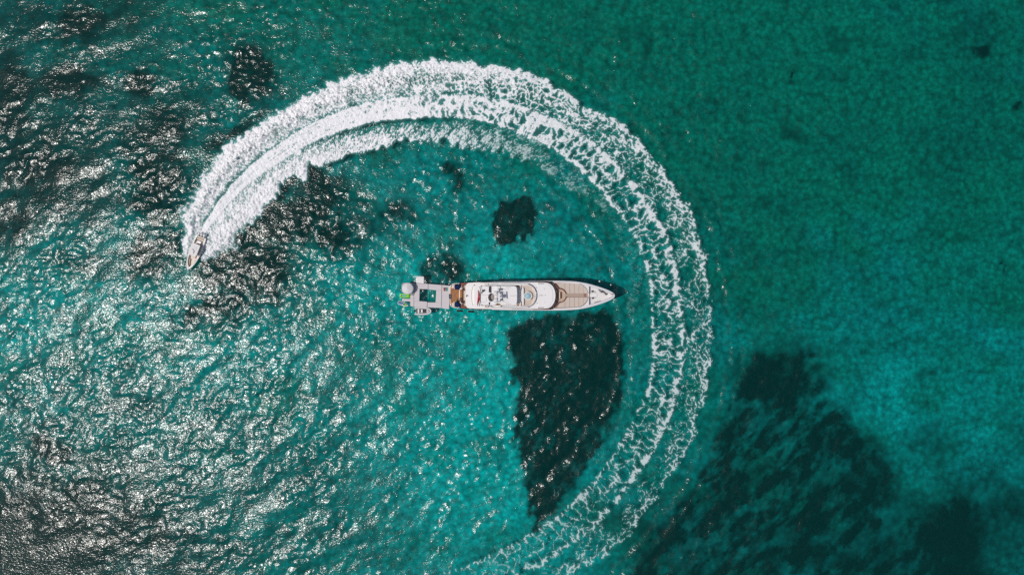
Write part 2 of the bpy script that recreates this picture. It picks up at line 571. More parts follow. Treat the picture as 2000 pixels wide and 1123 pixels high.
def seabed_material():
    m = bpy.data.materials.new('seabed')
    m.use_nodes = True
    nt = m.node_tree
    N, L = nt.nodes.new, nt.links.new
    p = nt.nodes['Principled BSDF']
    p.inputs['Roughness'].default_value = 1.0
    p.inputs['Specular IOR Level'].default_value = 0.0
    tc = N('ShaderNodeTexCoord')

    def att(n):
        a = N('ShaderNodeAttribute'); a.attribute_name = n
        return a.outputs['Fac']

    def mixc(f, a, b):
        x = N('ShaderNodeMixRGB')
        L(f, x.inputs[0])
        for i, c in ((1, a), (2, b)):
            if isinstance(c, tuple): x.inputs[i].default_value = (*c, 1)
            else: L(c, x.inputs[i])
        return x.outputs[0]

    c = mixc(att('pale'), (0.27, 0.33, 0.325), (0.68, 0.66, 0.66))
    c = mixc(att('algae'), c, (0.20, 0.265, 0.19))
    c = mixc(att('dark_bed_vignette'), c, (0.10, 0.125, 0.12))
    # caustic cells and refraction ripple of the waves, painted into the bed colour
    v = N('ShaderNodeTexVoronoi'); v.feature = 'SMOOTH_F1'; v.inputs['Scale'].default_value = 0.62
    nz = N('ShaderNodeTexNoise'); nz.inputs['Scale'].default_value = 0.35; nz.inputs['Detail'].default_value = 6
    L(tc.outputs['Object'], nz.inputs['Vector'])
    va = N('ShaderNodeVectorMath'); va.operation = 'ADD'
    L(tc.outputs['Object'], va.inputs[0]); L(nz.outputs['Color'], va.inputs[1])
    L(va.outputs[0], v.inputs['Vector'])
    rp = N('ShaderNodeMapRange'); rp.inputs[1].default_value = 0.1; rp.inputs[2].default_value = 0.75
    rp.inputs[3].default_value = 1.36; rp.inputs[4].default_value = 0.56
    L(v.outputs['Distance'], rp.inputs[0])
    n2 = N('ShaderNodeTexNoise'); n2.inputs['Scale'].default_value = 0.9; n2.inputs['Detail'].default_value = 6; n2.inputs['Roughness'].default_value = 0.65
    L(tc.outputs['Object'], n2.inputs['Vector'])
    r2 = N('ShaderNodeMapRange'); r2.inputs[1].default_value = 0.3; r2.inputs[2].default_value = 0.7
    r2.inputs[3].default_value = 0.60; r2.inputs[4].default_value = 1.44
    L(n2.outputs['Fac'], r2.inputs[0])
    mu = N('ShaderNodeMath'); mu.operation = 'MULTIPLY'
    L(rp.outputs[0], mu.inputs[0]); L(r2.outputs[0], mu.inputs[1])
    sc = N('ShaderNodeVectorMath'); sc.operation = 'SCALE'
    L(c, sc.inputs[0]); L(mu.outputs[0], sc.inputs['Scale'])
    # seagrass with ragged fine edge
    gm = N('ShaderNodeMath'); gm.operation = 'ADD'
    g2 = N('ShaderNodeMapRange'); g2.inputs[1].default_value = 0.25; g2.inputs[2].default_value = 0.75
    g2.inputs[3].default_value = -0.22; g2.inputs[4].default_value = 0.22
    L(n2.outputs['Fac'], g2.inputs[0])
    L(att('grass'), gm.inputs[0]); L(g2.outputs[0], gm.inputs[1])
    gr = N('ShaderNodeMapRange'); gr.interpolation_type = 'SMOOTHSTEP'
    gr.inputs[1].default_value = 0.02; gr.inputs[2].default_value = 1.0
    L(gm.outputs[0], gr.inputs[0])
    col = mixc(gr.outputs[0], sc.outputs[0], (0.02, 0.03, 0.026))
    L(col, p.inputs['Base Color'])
    return m


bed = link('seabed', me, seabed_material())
tag(bed, 'sandy seabed with dark seagrass beds seen through the water', kind='structure')
# ------------------------------------------------------------------ the speedboat's wake: foam and spray as a lumpy sheet riding on the waves
def edge_prof(pts):
    P = np.array(pts, float)
    ss, tt = [], []
    for q in P:
        d = np.hypot(*(path - q).T)
        i = int(np.argmin(d))
        ss.append(sp[i]); tt.append(abs(np.dot(q - path[i], nor[i])))
    o = np.argsort(ss)
    return np.interp(sp, np.array(ss)[o], np.array(tt)[o])


def smooth1(a, n):
    k = np.hanning(n); k /= k.sum()
    return np.convolve(np.pad(a, n // 2, 'edge'), k, 'valid')[:len(a)]


OUTER = smooth1(edge_prof([(366, 505), (359, 488), (358, 465), (366, 440), (360, 408), (393, 371), (417, 318), (479, 271), (518, 232), (557, 212), (625, 178), (678, 160), (750, 136),
                   (806, 122), (874, 118), (945, 128), (1000, 140), (1053, 149), (1098, 180), (1147, 211), (1205, 240), (1267, 296), (1303, 349), (1341, 389),
                   (1369, 474), (1382, 536), (1388, 600), (1386, 700), (1370, 800), (1338, 880), (1275, 985), (1200, 1072), (1110, 1130)]), 31)
INNER = smooth1(edge_prof([(385, 522), (412, 502), (428, 492), (452, 486), (470, 468), (474, 444), (511, 408), (538, 378), (556, 356), (592, 346), (606, 320), (640, 312), (684, 296),
                   (750, 279), (814, 271), (874, 274), (938, 288), (999, 297), (1045, 315), (1134, 378), (1187, 415), (1225, 500), (1236, 560), (1240, 640)]), 31)
HWID = np.interp(sp, [0, 50, 75, 140, 260, 420, 640, 820, 1000, 1300, 1600, 2000], [3, 4, 6, 9, 15, 18, 22, 27, 31, 33, 34, 36])
TT = np.arange(-95, 125, STEP)
SS, T2 = np.meshgrid(sp, TT, indexing='ij')
PX = path[:, 0][:, None] + nor[:, 0][:, None] * T2
PY = path[:, 1][:, None] + nor[:, 1][:, None] * T2
hw = HWID[:, None]
oe, ie = OUTER[:, None], INNER[:, None]
age = SS
near = 1 - sstep(50, 190, age)
fine = fbm(PX / 3.0, PY / 3.0, 3, 101)
mid = fbm(PX / 9.0, PY / 9.0, 3, 111)
big = fbm(PX / 30.0, PY / 30.0, 3, 121)
# scalloped outer and inner rims: billows of mixed size
def billow(s, seed):
    return (0.55 * (1 - np.abs(2 * vnoise(s / 31 + 1.7 * vnoise(s / 90, 0 * s, seed + 3), 0 * s + 0.5, seed) - 1))
            + 0.30 * (1 - np.abs(2 * vnoise(s / 13.0, 0 * s + 0.5, seed + 1) - 1)) + 0.25 * vnoise(s / 70, 0 * s + 0.5, seed + 2)) - 0.55


lean = SS + 0.35 * np.abs(T2)
oe2 = oe + np.interp(age, [0, 500, 900, 1300], [26, 24, 18, 22]) * billow(lean, 131) + 14 * (mid - 0.5) + 5 * (fine - 0.5)
ie2 = ie + 34 * billow(lean, 141) + 16 * (mid - 0.5) + 5 * (fine - 0.5)

# lace: cells stretched across the track in the propeller wash, small cells elsewhere
def warp(x, y, sc, amp, seed):
    return x + amp * (fbm(PX / sc, PY / sc, 3, seed) - 0.5), y + amp * (fbm(PX / sc, PY / sc, 3, seed + 9) - 0.5)


a1, b1_ = warp(*warp(SS, T2, 26, 26, 150), 7, 9, 155)
g1, _ = voro(a1 / 13.5, b1_ / 25.0, 5)
a2, b2_ = warp(SS, T2, 8, 11, 250)
g2, _ = voro(a2 / 5.5, b2_ / 7.0, 6)
a3, b3_ = warp(*warp(SS, T2, 20, 20, 350), 6, 8, 355)
g3, _ = voro(a3 / 11.5, b3_ / 11.5, 7)


def ridged(x, y, seed):
    r = 0; a = 1; t = 0
    for i in range(4):
        r = r + a * (1 - np.abs(2 * vnoise(x * 2 ** i + 5.2 * i, y * 2 ** i, seed + i) - 1)) ** 2
        t += a; a *= 0.55
    return r / t


rg1 = ridged(a1 / 15.0, b1_ / 24.0, 260)
rg3 = ridged(a3 / 14.0, b3_ / 14.0, 270)
l1 = np.clip(1 - g1 * 1.35, 0, 1) ** 1.7
l2 = np.clip(1 - g2 * 1.35, 0, 1) ** 1.7
l3 = np.clip(1 - g3 * 1.35, 0, 1) ** 1.7
streak = fbm((SS + 0.9 * T2) / 2.6, (T2 - 0.25 * SS) / 8.0, 4, 171)      # spray strands thrown outward
streak_i = fbm((SS - 0.9 * T2) / 2.8, (T2 + 0.3 * SS) / 8.5, 4, 181)


def norm01(p):
    """rank the pattern to 0..1 so that coverage means area"""
    s = np.sort(p.reshape(-1)[::37])
    return np.interp(p, s, np.linspace(0, 1, len(s)))


q = T2 / hw
cw = np.interp(age, [0, 50, 300, 480, 620, 740, 900, 1100, 1300, 1600, 1780, 1950, 2150], [1.2, 1.15, 1.02, .93, .78, .58, .36, .23, .17, .13, .10, .065, .02])
old = sstep(500, 900, age)
wavy = 0.22 * (fbm(SS / 34, 0 * SS, 3, 300) - 0.5)
strand = (0.56 * np.exp(-((q - 0.74 + wavy) / 0.20) ** 2) + 0.42 * np.exp(-((q + 0.88 - wavy) / 0.13) ** 2) + 0.10 * np.exp(-((q + 0.05 + 2 * wavy) / 0.15) ** 2))
cw = cw + strand * sstep(480, 850, age) * (0.1 + 1.5 * mid) * np.interp(age, [900, 1300, 1700, 2100], [1, .9, .8, .45]) + 0.50 * (big - 0.5) * old * np.minimum(cw * 2, 1)
cw = cw - 1.6 * sstep(0.90, 1.30, np.abs(q) + 0.30 * (mid - 0.5) + 0.2 * (fine - 0.5))
pw_old = norm01(0.46 * l1 + 0.30 * rg1 + 0.16 * l2 + 0.08 * fine)
lengthwise = fbm((SS + 14 * (mid - 0.5)) / 26, T2 / 2.2, 3, 310)
crossw = fbm((SS + 0.02 * T2 * T2) / 3.4, T2 / 13.0, 3, 320)
pw_new = norm01(0.20 * l2 + 0.25 * fine + 0.35 * lengthwise + 0.20 * crossw)
yw = sstep(300, 640, age)
pw = pw_old * yw + pw_new * (1 - yw)

gap = np.interp(age, [0, 60, 140, 300, 600, 1000, 1400, 2000], [1, 2, 6, 4, 2, 2, 3, 4])
wv = (T2 - hw - gap) / np.maximum(oe2 - hw - gap, 4)
co = np.interp(age, [0, 20, 60, 200, 420, 640, 780, 950, 1150, 1350, 1600, 1800, 1950], [.3, 1.0, 1.15, 1.05, .88, .68, .50, .32, .21, .16, .12, .08, .0])
co = co * (0.72 + 0.34 * sstep(0.0, 0.8, wv)) + sstep(420, 800, age) * 0.46 * np.exp(-((wv - 0.86) / 0.15) ** 2) * (0.05 + 1.6 * mid) * np.interp(age, [1000, 1400, 1800], [1, .9, .6]) + 0.45 * (big - 0.5)
co = co - 1.5 * sstep(0.86 - 0.3 * near, 1.14 + 0.1 * near, wv) - np.interp(age, [0, 80, 260, 500, 900], [.2, .75, .5, .35, .1]) * (1 - sstep(-0.1, 0.14, wv)) - 1.5 * (1 - sstep(-0.6, -0.15, wv))
young_o = 1 - sstep(400, 780, age)
po = young_o * norm01(0.34 * streak + 0.28 * fine + 0.16 * l2 + 0.22 * mid) + (1 - young_o) * norm01(0.42 * l3 + 0.30 * rg3 + 0.20 * l2 + 0.08 * fine)

iv = (-T2 - hw - 2) / np.maximum(ie2 - hw - 2, 4)
ci = np.interp(age, [0, 20, 60, 200, 330, 480, 650, 760, 900, 1050, 1200, 1350], [.3, .95, 1.05, 1.0, .88, .70, .56, .44, .28, .17, .10, .0])
thin = sstep(200, 480, age)
ci = ci * ((0.88 - 0.40 * thin) + (0.24 + 0.40 * thin) * sstep(0.12, 0.8, iv)) + 0.42 * (big - 0.5) - 0.34 * np.exp(-((iv - 0.02) / 0.16) ** 2) * sstep(70, 160, age) * (1 - sstep(600, 800, age))
ci = ci - 1.5 * sstep(0.88 - 0.28 * near, 1.08 + 0.1 * near, iv) - 1.5 * (1 - sstep(-0.35, 0.0, iv))
pi_ = norm01(0.36 * streak_i + 0.28 * fine + 0.16 * l2 + 0.20 * mid)


def cover(c, p, w):
    """foam where the pattern p tops 1-c"""
    return sstep(1 - c - w, 1 - c + w, p) * sstep(0.0, 0.10, c)


wid = np.interp(age, [0, 200, 500, 900, 1300], [0.42, 0.30, 0.22, 0.14, 0.11])
f_w = cover(cw, pw, wid); f_o = cover(co, po, wid); f_i = cover(ci, pi_, wid + 0.06)
f_i = f_i * np.interp(age, [0, 500, 700, 900, 1200], [1, 1, .85, .55, .35])
foam = np.maximum(f_w, np.maximum(f_o, f_i))
# aerated, milky water between the strands
milk = np.maximum(0.55 * sstep(0.2, 0.9, cw), np.maximum(0.5 * sstep(0.3, 1.0, co), 0.45 * sstep(0.3, 1.0, ci)))
milk = milk * np.interp(age, [0, 600, 1000, 1500, 2000], [1, .9, .55, .35, .15])
veil = np.maximum(0.5 * (1 - sstep(330, 760, age)) * sstep(0.25, 0.75, co), 0.5 * (1 - sstep(200, 560, age)) * sstep(0.25, 0.75, ci))
foam = np.maximum(foam, veil * (0.55 + 0.75 * mid))


def blur(a, n):
    k = np.hanning(n + 2)[1:-1]; k /= k.sum()
    a = np.apply_along_axis(lambda v: np.convolve(v, k, 'same'), 0, a)
    return np.apply_along_axis(lambda v: np.convolve(v, k, 'same'), 1, a)


halo = blur(foam, 13)
milk = np.maximum(milk, np.clip(1.5 * halo, 0, 1) * np.interp(age, [0, 600, 1000, 1500, 2000], [.8, .75, .55, .45, .35]))
foam = foam * np.interp(age, [0, 550, 900, 1300, 1700], [1, 1, .88, .80, .70])
ends = sstep(0, 14, age) * (1 - sstep(1980, 2160, age + 160 * (mid - 0.5)))
foam *= ends; milk *= ends
# soft mist thrown up beside the boat
alpha = np.clip(np.maximum(foam, milk * 0.75), 0, 1)
lump = fbm(PX / 5.0, PY / 5.0, 4, 191)
ridge = 1 - np.abs(2 * fbm(PX / 6.5, PY / 6.5, 3, 201) - 1)
zi = water_h((PX - CX) * S, -(PY - CY) * S)
lift_o = np.interp(age, [0, 60, 250, 600, 1000, 1500, 2000], [.25, .75, .85, .55, .22, .14, .08])
lift_i = np.interp(age, [0, 60, 250, 600, 900, 1300], [.25, .6, .45, .22, .1, .05])
lift_w = np.interp(age, [0, 80, 300, 700, 1200, 2000], [.1, .32, .34, .24, .16, .08])
side = np.where(np.abs(q) < 1.05, lift_w, np.where(T2 > 0, lift_o * np.sin(np.pi * np.clip(wv, 0.05, .97)), lift_i * np.sin(np.pi * np.clip(iv, 0.05, .97))))
rel = np.where(np.abs(q) < 1.05, 0.5, 1.0)
crest = np.where(T2 > 0, 0.7 * lift_o * np.exp(-((wv - 0.42) / 0.13) ** 2), 0.4 * lift_i * np.exp(-((iv - 0.6) / 0.15) ** 2)) * (np.abs(q) > 1.05)
ZF = zi + foam * crest + 0.05 + foam * (0.04 + side * (0.40 + 2.0 * rel * (lump - 0.4) + 0.8 * rel * (ridge - 0.6) + 0.5 * (fine - 0.5)))
kf = S * (CAMH - np.clip(ZF, 0, 2)) / CAMH
FXw, FYw = (PX - CX) * S, -(PY - CY) * S
av = np.maximum.reduce([alpha[:-1, :-1], alpha[1:, :-1], alpha[:-1, 1:], alpha[1:, 1:]])
keep = (av > 0.035).T
me, used = grid_mesh('wake_foam', FXw.T, FYw.T, ZF.T, keep)
fattr(me, 'foam', foam.T, used)
fattr(me, 'cover', alpha.T, used)


def foam_material():
    m = bpy.data.materials.new('foam')
    m.use_nodes = True
    nt = m.node_tree
    for n in list(nt.nodes): nt.nodes.remove(n)
    N, L = nt.nodes.new, nt.links.new
    out = N('ShaderNodeOutputMaterial')
    tc = N('ShaderNodeTexCoord')
    af = N('ShaderNodeAttribute'); af.attribute_name = 'foam'
    ac = N('ShaderNodeAttribute'); ac.attribute_name = 'cover'
    nz = N('ShaderNodeTexNoise'); nz.inputs['Scale'].default_value = 3.2; nz.inputs['Detail'].default_value = 4; nz.inputs['Roughness'].default_value = 0.7
    L(tc.outputs['Object'], nz.inputs['Vector'])
    bp = N('ShaderNodeBump'); bp.inputs['Strength'].default_value = 0.8; bp.inputs['Distance'].default_value = 0.18
    L(nz.outputs['Fac'], bp.inputs['Height'])
    mx = N('ShaderNodeMixRGB'); mx.inputs[1].default_value = (0.16, 0.50, 0.47, 1); mx.inputs[2].default_value = (0.86, 0.86, 0.87, 1)
    L(af.outputs['Fac'], mx.inputs[0])
    df = N('ShaderNodeBsdfDiffuse'); L(mx.outputs[0], df.inputs['Color']); L(bp.outputs[0], df.inputs['Normal'])
    tr = N('ShaderNodeBsdfTransparent')
    mr = N('ShaderNodeMapRange'); mr.inputs[1].default_value = 0.25; mr.inputs[2].default_value = 0.75
    mr.inputs[3].default_value = 0.82; mr.inputs[4].default_value = 1.18
    L(nz.outputs['Fac'], mr.inputs[0])
    mu = N('ShaderNodeMath'); mu.operation = 'MULTIPLY'; mu.use_clamp = True
    L(ac.outputs['Fac'], mu.inputs[0]); L(mr.outputs[0], mu.inputs[1])
    sh = N('ShaderNodeMixShader')
    L(mu.outputs[0], sh.inputs[0]); L(tr.outputs[0], sh.inputs[1]); L(df.outputs[0], sh.inputs[2])
    L(sh.outputs[0], out.inputs['Surface'])
    return m


wake = link('wake_foam', me, foam_material())
tag(wake, 'white curling foam trail and spray behind the speeding motorboat', 'wake', kind='stuff')
print('foam faces', len(me.polygons), 'path px', sp[-1])

# ------------------------------------------------------------------ materials of the boats
WHITE = mat('white_gelcoat', (0.76, 0.74, 0.73), 0.35, 0.35, 0.035, 0.6)
WHITE2 = mat('white_deck_paint', (0.70, 0.68, 0.67), 0.6, 0.25, 0.05, 1.3)
GREYW = mat('grey_white_cap', (0.58, 0.58, 0.60), 0.45, 0.3, 0.06, 1.0)
BEIGE = mat('beige_deck', (0.55, 0.465, 0.40), 0.8, 0.15, 0.10, 1.2, 0.2, 30)
TAUPE = mat('taupe_deck', (0.40, 0.31, 0.26), 0.8, 0.15, 0.10, 1.2)
MAHOG = mat('mahogany', (0.20, 0.055, 0.03), 0.35, 0.4, 0.25, 4.0)
TEAKP = mat('teak_plain', (0.32, 0.13, 0.04), 0.65, 0.2, 0.25, 3.0)
NAVY = mat('navy_canvas', (0.006, 0.018, 0.06), 0.8, 0.15, 0.25, 3.0, 0.4, 8)
GLASS = mat('dark_glass', (0.06, 0.068, 0.085), 0.08, 0.6, 0.1, 1.0)
GREYGL = mat('grey_windscreen', (0.22, 0.23, 0.25), 0.15, 0.5, 0.1, 1.0)
BLACK = mat('black_rubber', (0.012, 0.012, 0.013), 0.6, 0.3, 0.2, 4.0)
DGREY = mat('dark_grey_metal', (0.07, 0.07, 0.075), 0.5, 0.4, 0.2, 4.0)
MGREY = mat('mid_grey', (0.25, 0.25, 0.25), 0.6, 0.3, 0.12, 3.0)
STEEL = mat('stainless_steel', (0.62, 0.62, 0.63), 0.25, 0.5, 0.05, 2.0, metal=0.9)
CREAM = mat('cream_cushion', (0.72, 0.62, 0.52), 0.85, 0.1, 0.06, 2.0)
POOLW = mat('pool_water', (0.34, 0.50, 0.54), 0.05, 0.5, 0.25, 3.0, 0.5, 6)
REDF = mat('red_flag_cloth', (0.48, 0.012, 0.035), 0.8, 0.1, 0.25, 3.0)
INFL = mat('inflatable_grey', (0.56, 0.52, 0.525), 0.75, 0.2, 0.05, 0.7, 0.15, 12)
INFLW = mat('inflatable_white', (0.74, 0.71, 0.70), 0.7, 0.2, 0.05, 0.7)
CANVAS = mat('parasol_canvas', (0.64, 0.63, 0.63), 0.9, 0.05, 0.05, 2.0)
LIME = mat('lime_plastic', (0.16, 0.50, 0.012), 0.4, 0.4, 0.12, 2.0)
AQUA = mat('aqua_plastic', (0.0, 0.36, 0.30), 0.4, 0.4, 0.1, 2.0)
RED = mat('red_plastic', (0.55, 0.012, 0.02), 0.35, 0.5, 0.1, 2.0)
BLUE = mat('blue_plastic', (0.03, 0.17, 0.42), 0.5, 0.4, 0.15, 2.0)
HYP = mat('pale_grey_tube', (0.62, 0.60, 0.59), 0.6, 0.25, 0.06, 1.5)
YELLOW = mat('yellow_ochre', (0.55, 0.33, 0.08), 0.7, 0.2, 0.2, 3.0)
OLIVE = mat('tan_cushion', (0.46, 0.36, 0.26), 0.85, 0.1, 0.1, 2.0)
BOATW = mat('boat_cream_white', (0.80, 0.77, 0.74), 0.4, 0.35, 0.04, 1.0)
DECKC = mat('boat_deck_cream', (0.72, 0.65, 0.58), 0.7, 0.2, 0.06, 1.5)


def herringbone():
    m = bpy.data.materials.new('teak_herringbone')
    m.use_nodes = True
    nt = m.node_tree
    N, L = nt.nodes.new, nt.links.new
    p = nt.nodes['Principled BSDF']
    p.inputs['Roughness'].default_value = 0.6
    tc = N('ShaderNodeTexCoord'); sp_ = N('ShaderNodeSeparateXYZ')
    L(tc.outputs['Object'], sp_.inputs[0])

    def mth(op, a, b=None):
        n = N('ShaderNodeMath'); n.operation = op
        for i, v in ((0, a), (1, b)):
            if v is None: continue
            if isinstance(v, (int, float)): n.inputs[i].default_value = v
            else: L(v, n.inputs[i])
        return n.outputs[0]
    ay = mth('ABSOLUTE', sp_.outputs['Y'])
    u = mth('MULTIPLY', mth('SUBTRACT', sp_.outputs['X'], ay), 1.9)
    wn_ = N('ShaderNodeTexWhiteNoise'); wn_.noise_dimensions = '1D'
    L(mth('FLOOR', u), wn_.inputs['W'])
    cr = N('ShaderNodeValToRGB')
    cr.color_ramp.elements[0].color = (0.11, 0.035, 0.009, 1)
    cr.color_ramp.elements[1].color = (0.45, 0.18, 0.045, 1)
    L(wn_.outputs['Value'], cr.inputs[0])
    seam = mth('LESS_THAN', mth('FRACT', u), 0.12)
    mx = N('ShaderNodeMixRGB'); mx.inputs[2].default_value = (0.10, 0.04, 0.015, 1)
    L(seam, mx.inputs[0]); L(cr.outputs[0], mx.inputs[1])
    L(mx.outputs[0], p.inputs['Base Color'])
    return m


TEAK = herringbone()
YC_ = 577.3          # the yacht's centreline in the photo


def sym(prof, yc=YC_):
    """closed outline from (x, half width) pairs"""
    a = [(x, yc - h) for x, h in prof]
    b = [(x, yc + h) for x, h in reversed(prof)]
    o = a + b
    return [p for i, p in enumerate(o) if i == 0 or math.hypot(p[0] - o[i - 1][0], p[1] - o[i - 1][1]) > 0.05]


def finer(prof, n=6):
    P = np.array(prof, float)
    t = np.arange(len(P))
    tt = np.linspace(0, len(P) - 1, (len(P) - 1) * n + 1)
    # monotone-ish smooth interpolation
    x = np.interp(tt, t, P[:, 0]); y = np.interp(tt, t, P[:, 1])
    for _ in range(n):
        x[1:-1] = .25 * x[:-2] + .5 * x[1:-1] + .25 * x[2:]
        y[1:-1] = .25 * y[:-2] + .5 * y[1:-1] + .25 * y[2:]
    return list(zip(x, y))


# ------------------------------------------------------------------ motor yacht
Y0 = W(1040, YC_, 0)
yacht = thing('motor_yacht', (Y0.x, Y0.y, 0), 'long white motor yacht with beige foredeck, hot tub and teak stern', 'yacht')
yc_w = Y0.y
SHEER = finer([(903, 25.2), (925, 26.6), (960, 27.6), (1000, 28.4), (1050, 28.9), (1090, 28.9), (1110, 28.3), (1127, 27.3), (1145, 24.2), (1160, 20.2), (1173, 16.2), (1184, 12.2),
               (1192, 8.8), (1198, 5.2), (1200.6, 2.2), (1201.0, 0.0)], 4)


def sheer_z(px):
    return float(np.interp(px, [900, 960, 1040, 1100, 1150, 1201], [3.0, 3.6, 4.6, 5.5, 6.0, 6.5]))


secs = []
for px, hb in SHEER:
    zs = sheer_z(px)
    k = S * (CAMH - zs) / CAMH
    x = (px - CX) * k
    b = hb * k
    f = max(0.0, (px - 1090) / 111.0)
    rake = 1.0 - 0.0 * f
    xw = x - 3.0 * f ** 3
    bw = b * (0.95 - 0.80 * f ** 1.5)
    pts = []
    for sgn in (1, -1):
        side = [(x, yc_w + sgn * b, zs), (x * 0.6 + xw * 0.4, yc_w + sgn * (0.25 * bw + 0.75 * b), zs * 0.66), (x * 0.2 + xw * 0.8, yc_w + sgn * (0.7 * bw + 0.3 * b), zs * 0.28),
                (xw, yc_w + sgn * bw, 0.0), (xw, yc_w + sgn * bw * 0.85, -1.2)]
        pts.append(side)
    keel = (xw - 0.6 * f, yc_w, -2.1 + 1.4 * f ** 2)
    secs.append(pts[0] + [keel] + pts[1][::-1])
hull = loft('hull', secs, WHITE, yacht, cap0=True, cap1=False)
# navy boot stripe line and hull windows
for sgn in (1, -1):
    for i in range(9):
        px = 958 + i * 15
        k = S
        zs = sheer_z(px)
        b = np.interp(px, [p for p, _ in SHEER], [h for _, h in SHEER]) * S * (CAMH - zs) / CAMH
        x = (px - CX) * S * 0.98
        bm = bmesh.new()
        yy = yc_w + sgn * (b * 0.992)
        vs = [bm.verts.new((x + dx, yc_w + sgn * (b * (0.983 if dz < 0 else 0.992) + o), 2.0 + dz)) for o in (-0.15, 0.035) for dx, dz in ((-.75, -.28), (.75, -.28), (.75, .28), (-.75, .28))]
        for q_ in ((4, 5, 6, 7), (0, 1, 2, 3), (0, 1, 5, 4), (1, 2, 6, 5), (2, 3, 7, 6), (3, 0, 4, 7)):
            bm.faces.new([vs[a] for a in q_])
        link('window', bm_mesh(bm, 'window'), GLASS, hull)
# bulwark cap around the sheer
def cap_ring(name, prof, wpx, m, z_add, thick, parent, i0=0):
    bm = bmesh.new()
    prof = prof[i0:]
    outer = [(px, YC_ - hb) for px, hb in prof] + [(px, YC_ + hb) for px, hb in reversed(prof[:-1])]
    n = len(outer)
    P = np.array(outer)
    T = np.gradient(P, axis=0); T /= np.hypot(T[:, 0], T[:, 1])[:, None] + 1e-9
    nrm = np.stack([-T[:, 1], T[:, 0]], 1)
    ring = []
    for i, (x, y) in enumerate(outer):
        z = sheer_z(x) + z_add
        w_ = wpx(x)
        ix, iy = x + nrm[i][0] * w_, y + nrm[i][1] * w_
        a, b = W(x, y, z), W(ix, iy, z)
        ring.append([bm.verts.new(a), bm.verts.new(b), bm.verts.new(b - Vector((0, 0, thick))), bm.verts.new(a - Vector((0, 0, min(0.12, thick))))])
    for A, B in zip(ring[:-1], ring[1:]):
        for k in range(4):
            bm.faces.new((A[k], A[(k + 1) % 4], B[(k + 1) % 4], B[k]))
    bm.faces.new(ring[0]); bm.faces.new(ring[-1])
    return link(name, bm_mesh(bm, name), m, parent)


cap_ring('bulwark', SHEER, lambda x: float(np.interp(x, [905, 1080, 1130, 1160, 1190, 1201], [1.6, 2.0, 3.6, 4.6, 4.2, 3.5])), GREYW, 0.06, 1.9, yacht, 8)

# lower decks, closed under everything
slab('main_deck', sym([(912, 24), (940, 25.5), (1000, 26.5), (1078, 27)]), 2.2, 2.75, WHITE2, yacht)
deckhouse = slab('deckhouse', sym([(917, 19), (945, 21), (1000, 22), (1070, 22), (1085, 17), (1090, 10)]), 2.7, 4.95, WHITE, yacht)
for sgn in (1, -1):
    for i in range(7):
        box('window', 930 + i * 17, YC_ + sgn * 21.6, 13, 1.6, 3.4, 4.5, GLASS, deckhouse)

# --- stern: swim platform in teak herringbone, steps, side stairs
slab('swim_platform', sym([(878.5, 17.5), (881, 21.5), (886, 23.6), (903.2, 24.6)]), 0.05, 0.85, WHITE, yacht)
slab('teak_deck', sym([(879.6, 15), (881.5, 20.5), (886.5, 22.6), (897, 23.2)]), 0.85, 0.90, TEAK, yacht, bevel=0)
slab('step', sym([(896.6, 9.5), (898.2, 9.6)]), 0.9, 1.35, CREAM, yacht)
slab('aft_deck', sym([(898.2, 23.6), (914, 24.5)]), 0.86, 1.75, WHITE2, yacht)
slab('teak_deck', sym([(898.5, 10.5), (905.3, 11.0)]), 1.75, 1.80, TEAKP, yacht, bevel=0)
box('bench_seat', 906.6, YC_, 2.6, 19.5, 1.76, 2.35, CREAM, yacht)
box('bench_back', 908.6, YC_, 1.3, 21, 1.76, 2.75, MAHOG, yacht)
for sgn in (-1, 1):
    # curved mahogany side coaming, stairs with pale treads
    pts = [(899, 24.4), (904, 24.7), (909, 24.8), (916, 25.2), (916, 22.8), (910, 21.8), (905, 20.6), (901.5, 18.3), (900, 18.6), (900.6, 21.5)]
    slab('stair_coaming', [(x, YC_ + sgn * h) for x, h in pts], 1.7, 3.05, MAHOG, yacht)
    slab('stair_coaming', [(x, YC_ + sgn * h) for x, h in [(898.6, 11.6), (906.5, 11.6), (911, 14.2), (911, 12.6), (908, 10.6), (898.6, 10.7)]], 1.7, 2.7, MAHOG, yacht)
    for i in range(4):
        x0 = 900.6 + i * 2.6
        box('stair_tread', x0 + 1.2, YC_ + sgn * (16.3 - 0.55 * i if i < 2 else 17.6), 2.5, 5.4, 1.7, 1.9 + 0.42 * i, TAUPE if i % 2 == 0 else CREAM, yacht)
    box('corner_pad', 884.4, YC_ + sgn * 17.8, 4.4, 7.0, 0.9, 1.12, CREAM, yacht, bevel=0.08)
    box('rail_post', 881.0, YC_ + sgn * 19.5, 0.8, 3.6, 0.9, 1.5, WHITE, yacht)

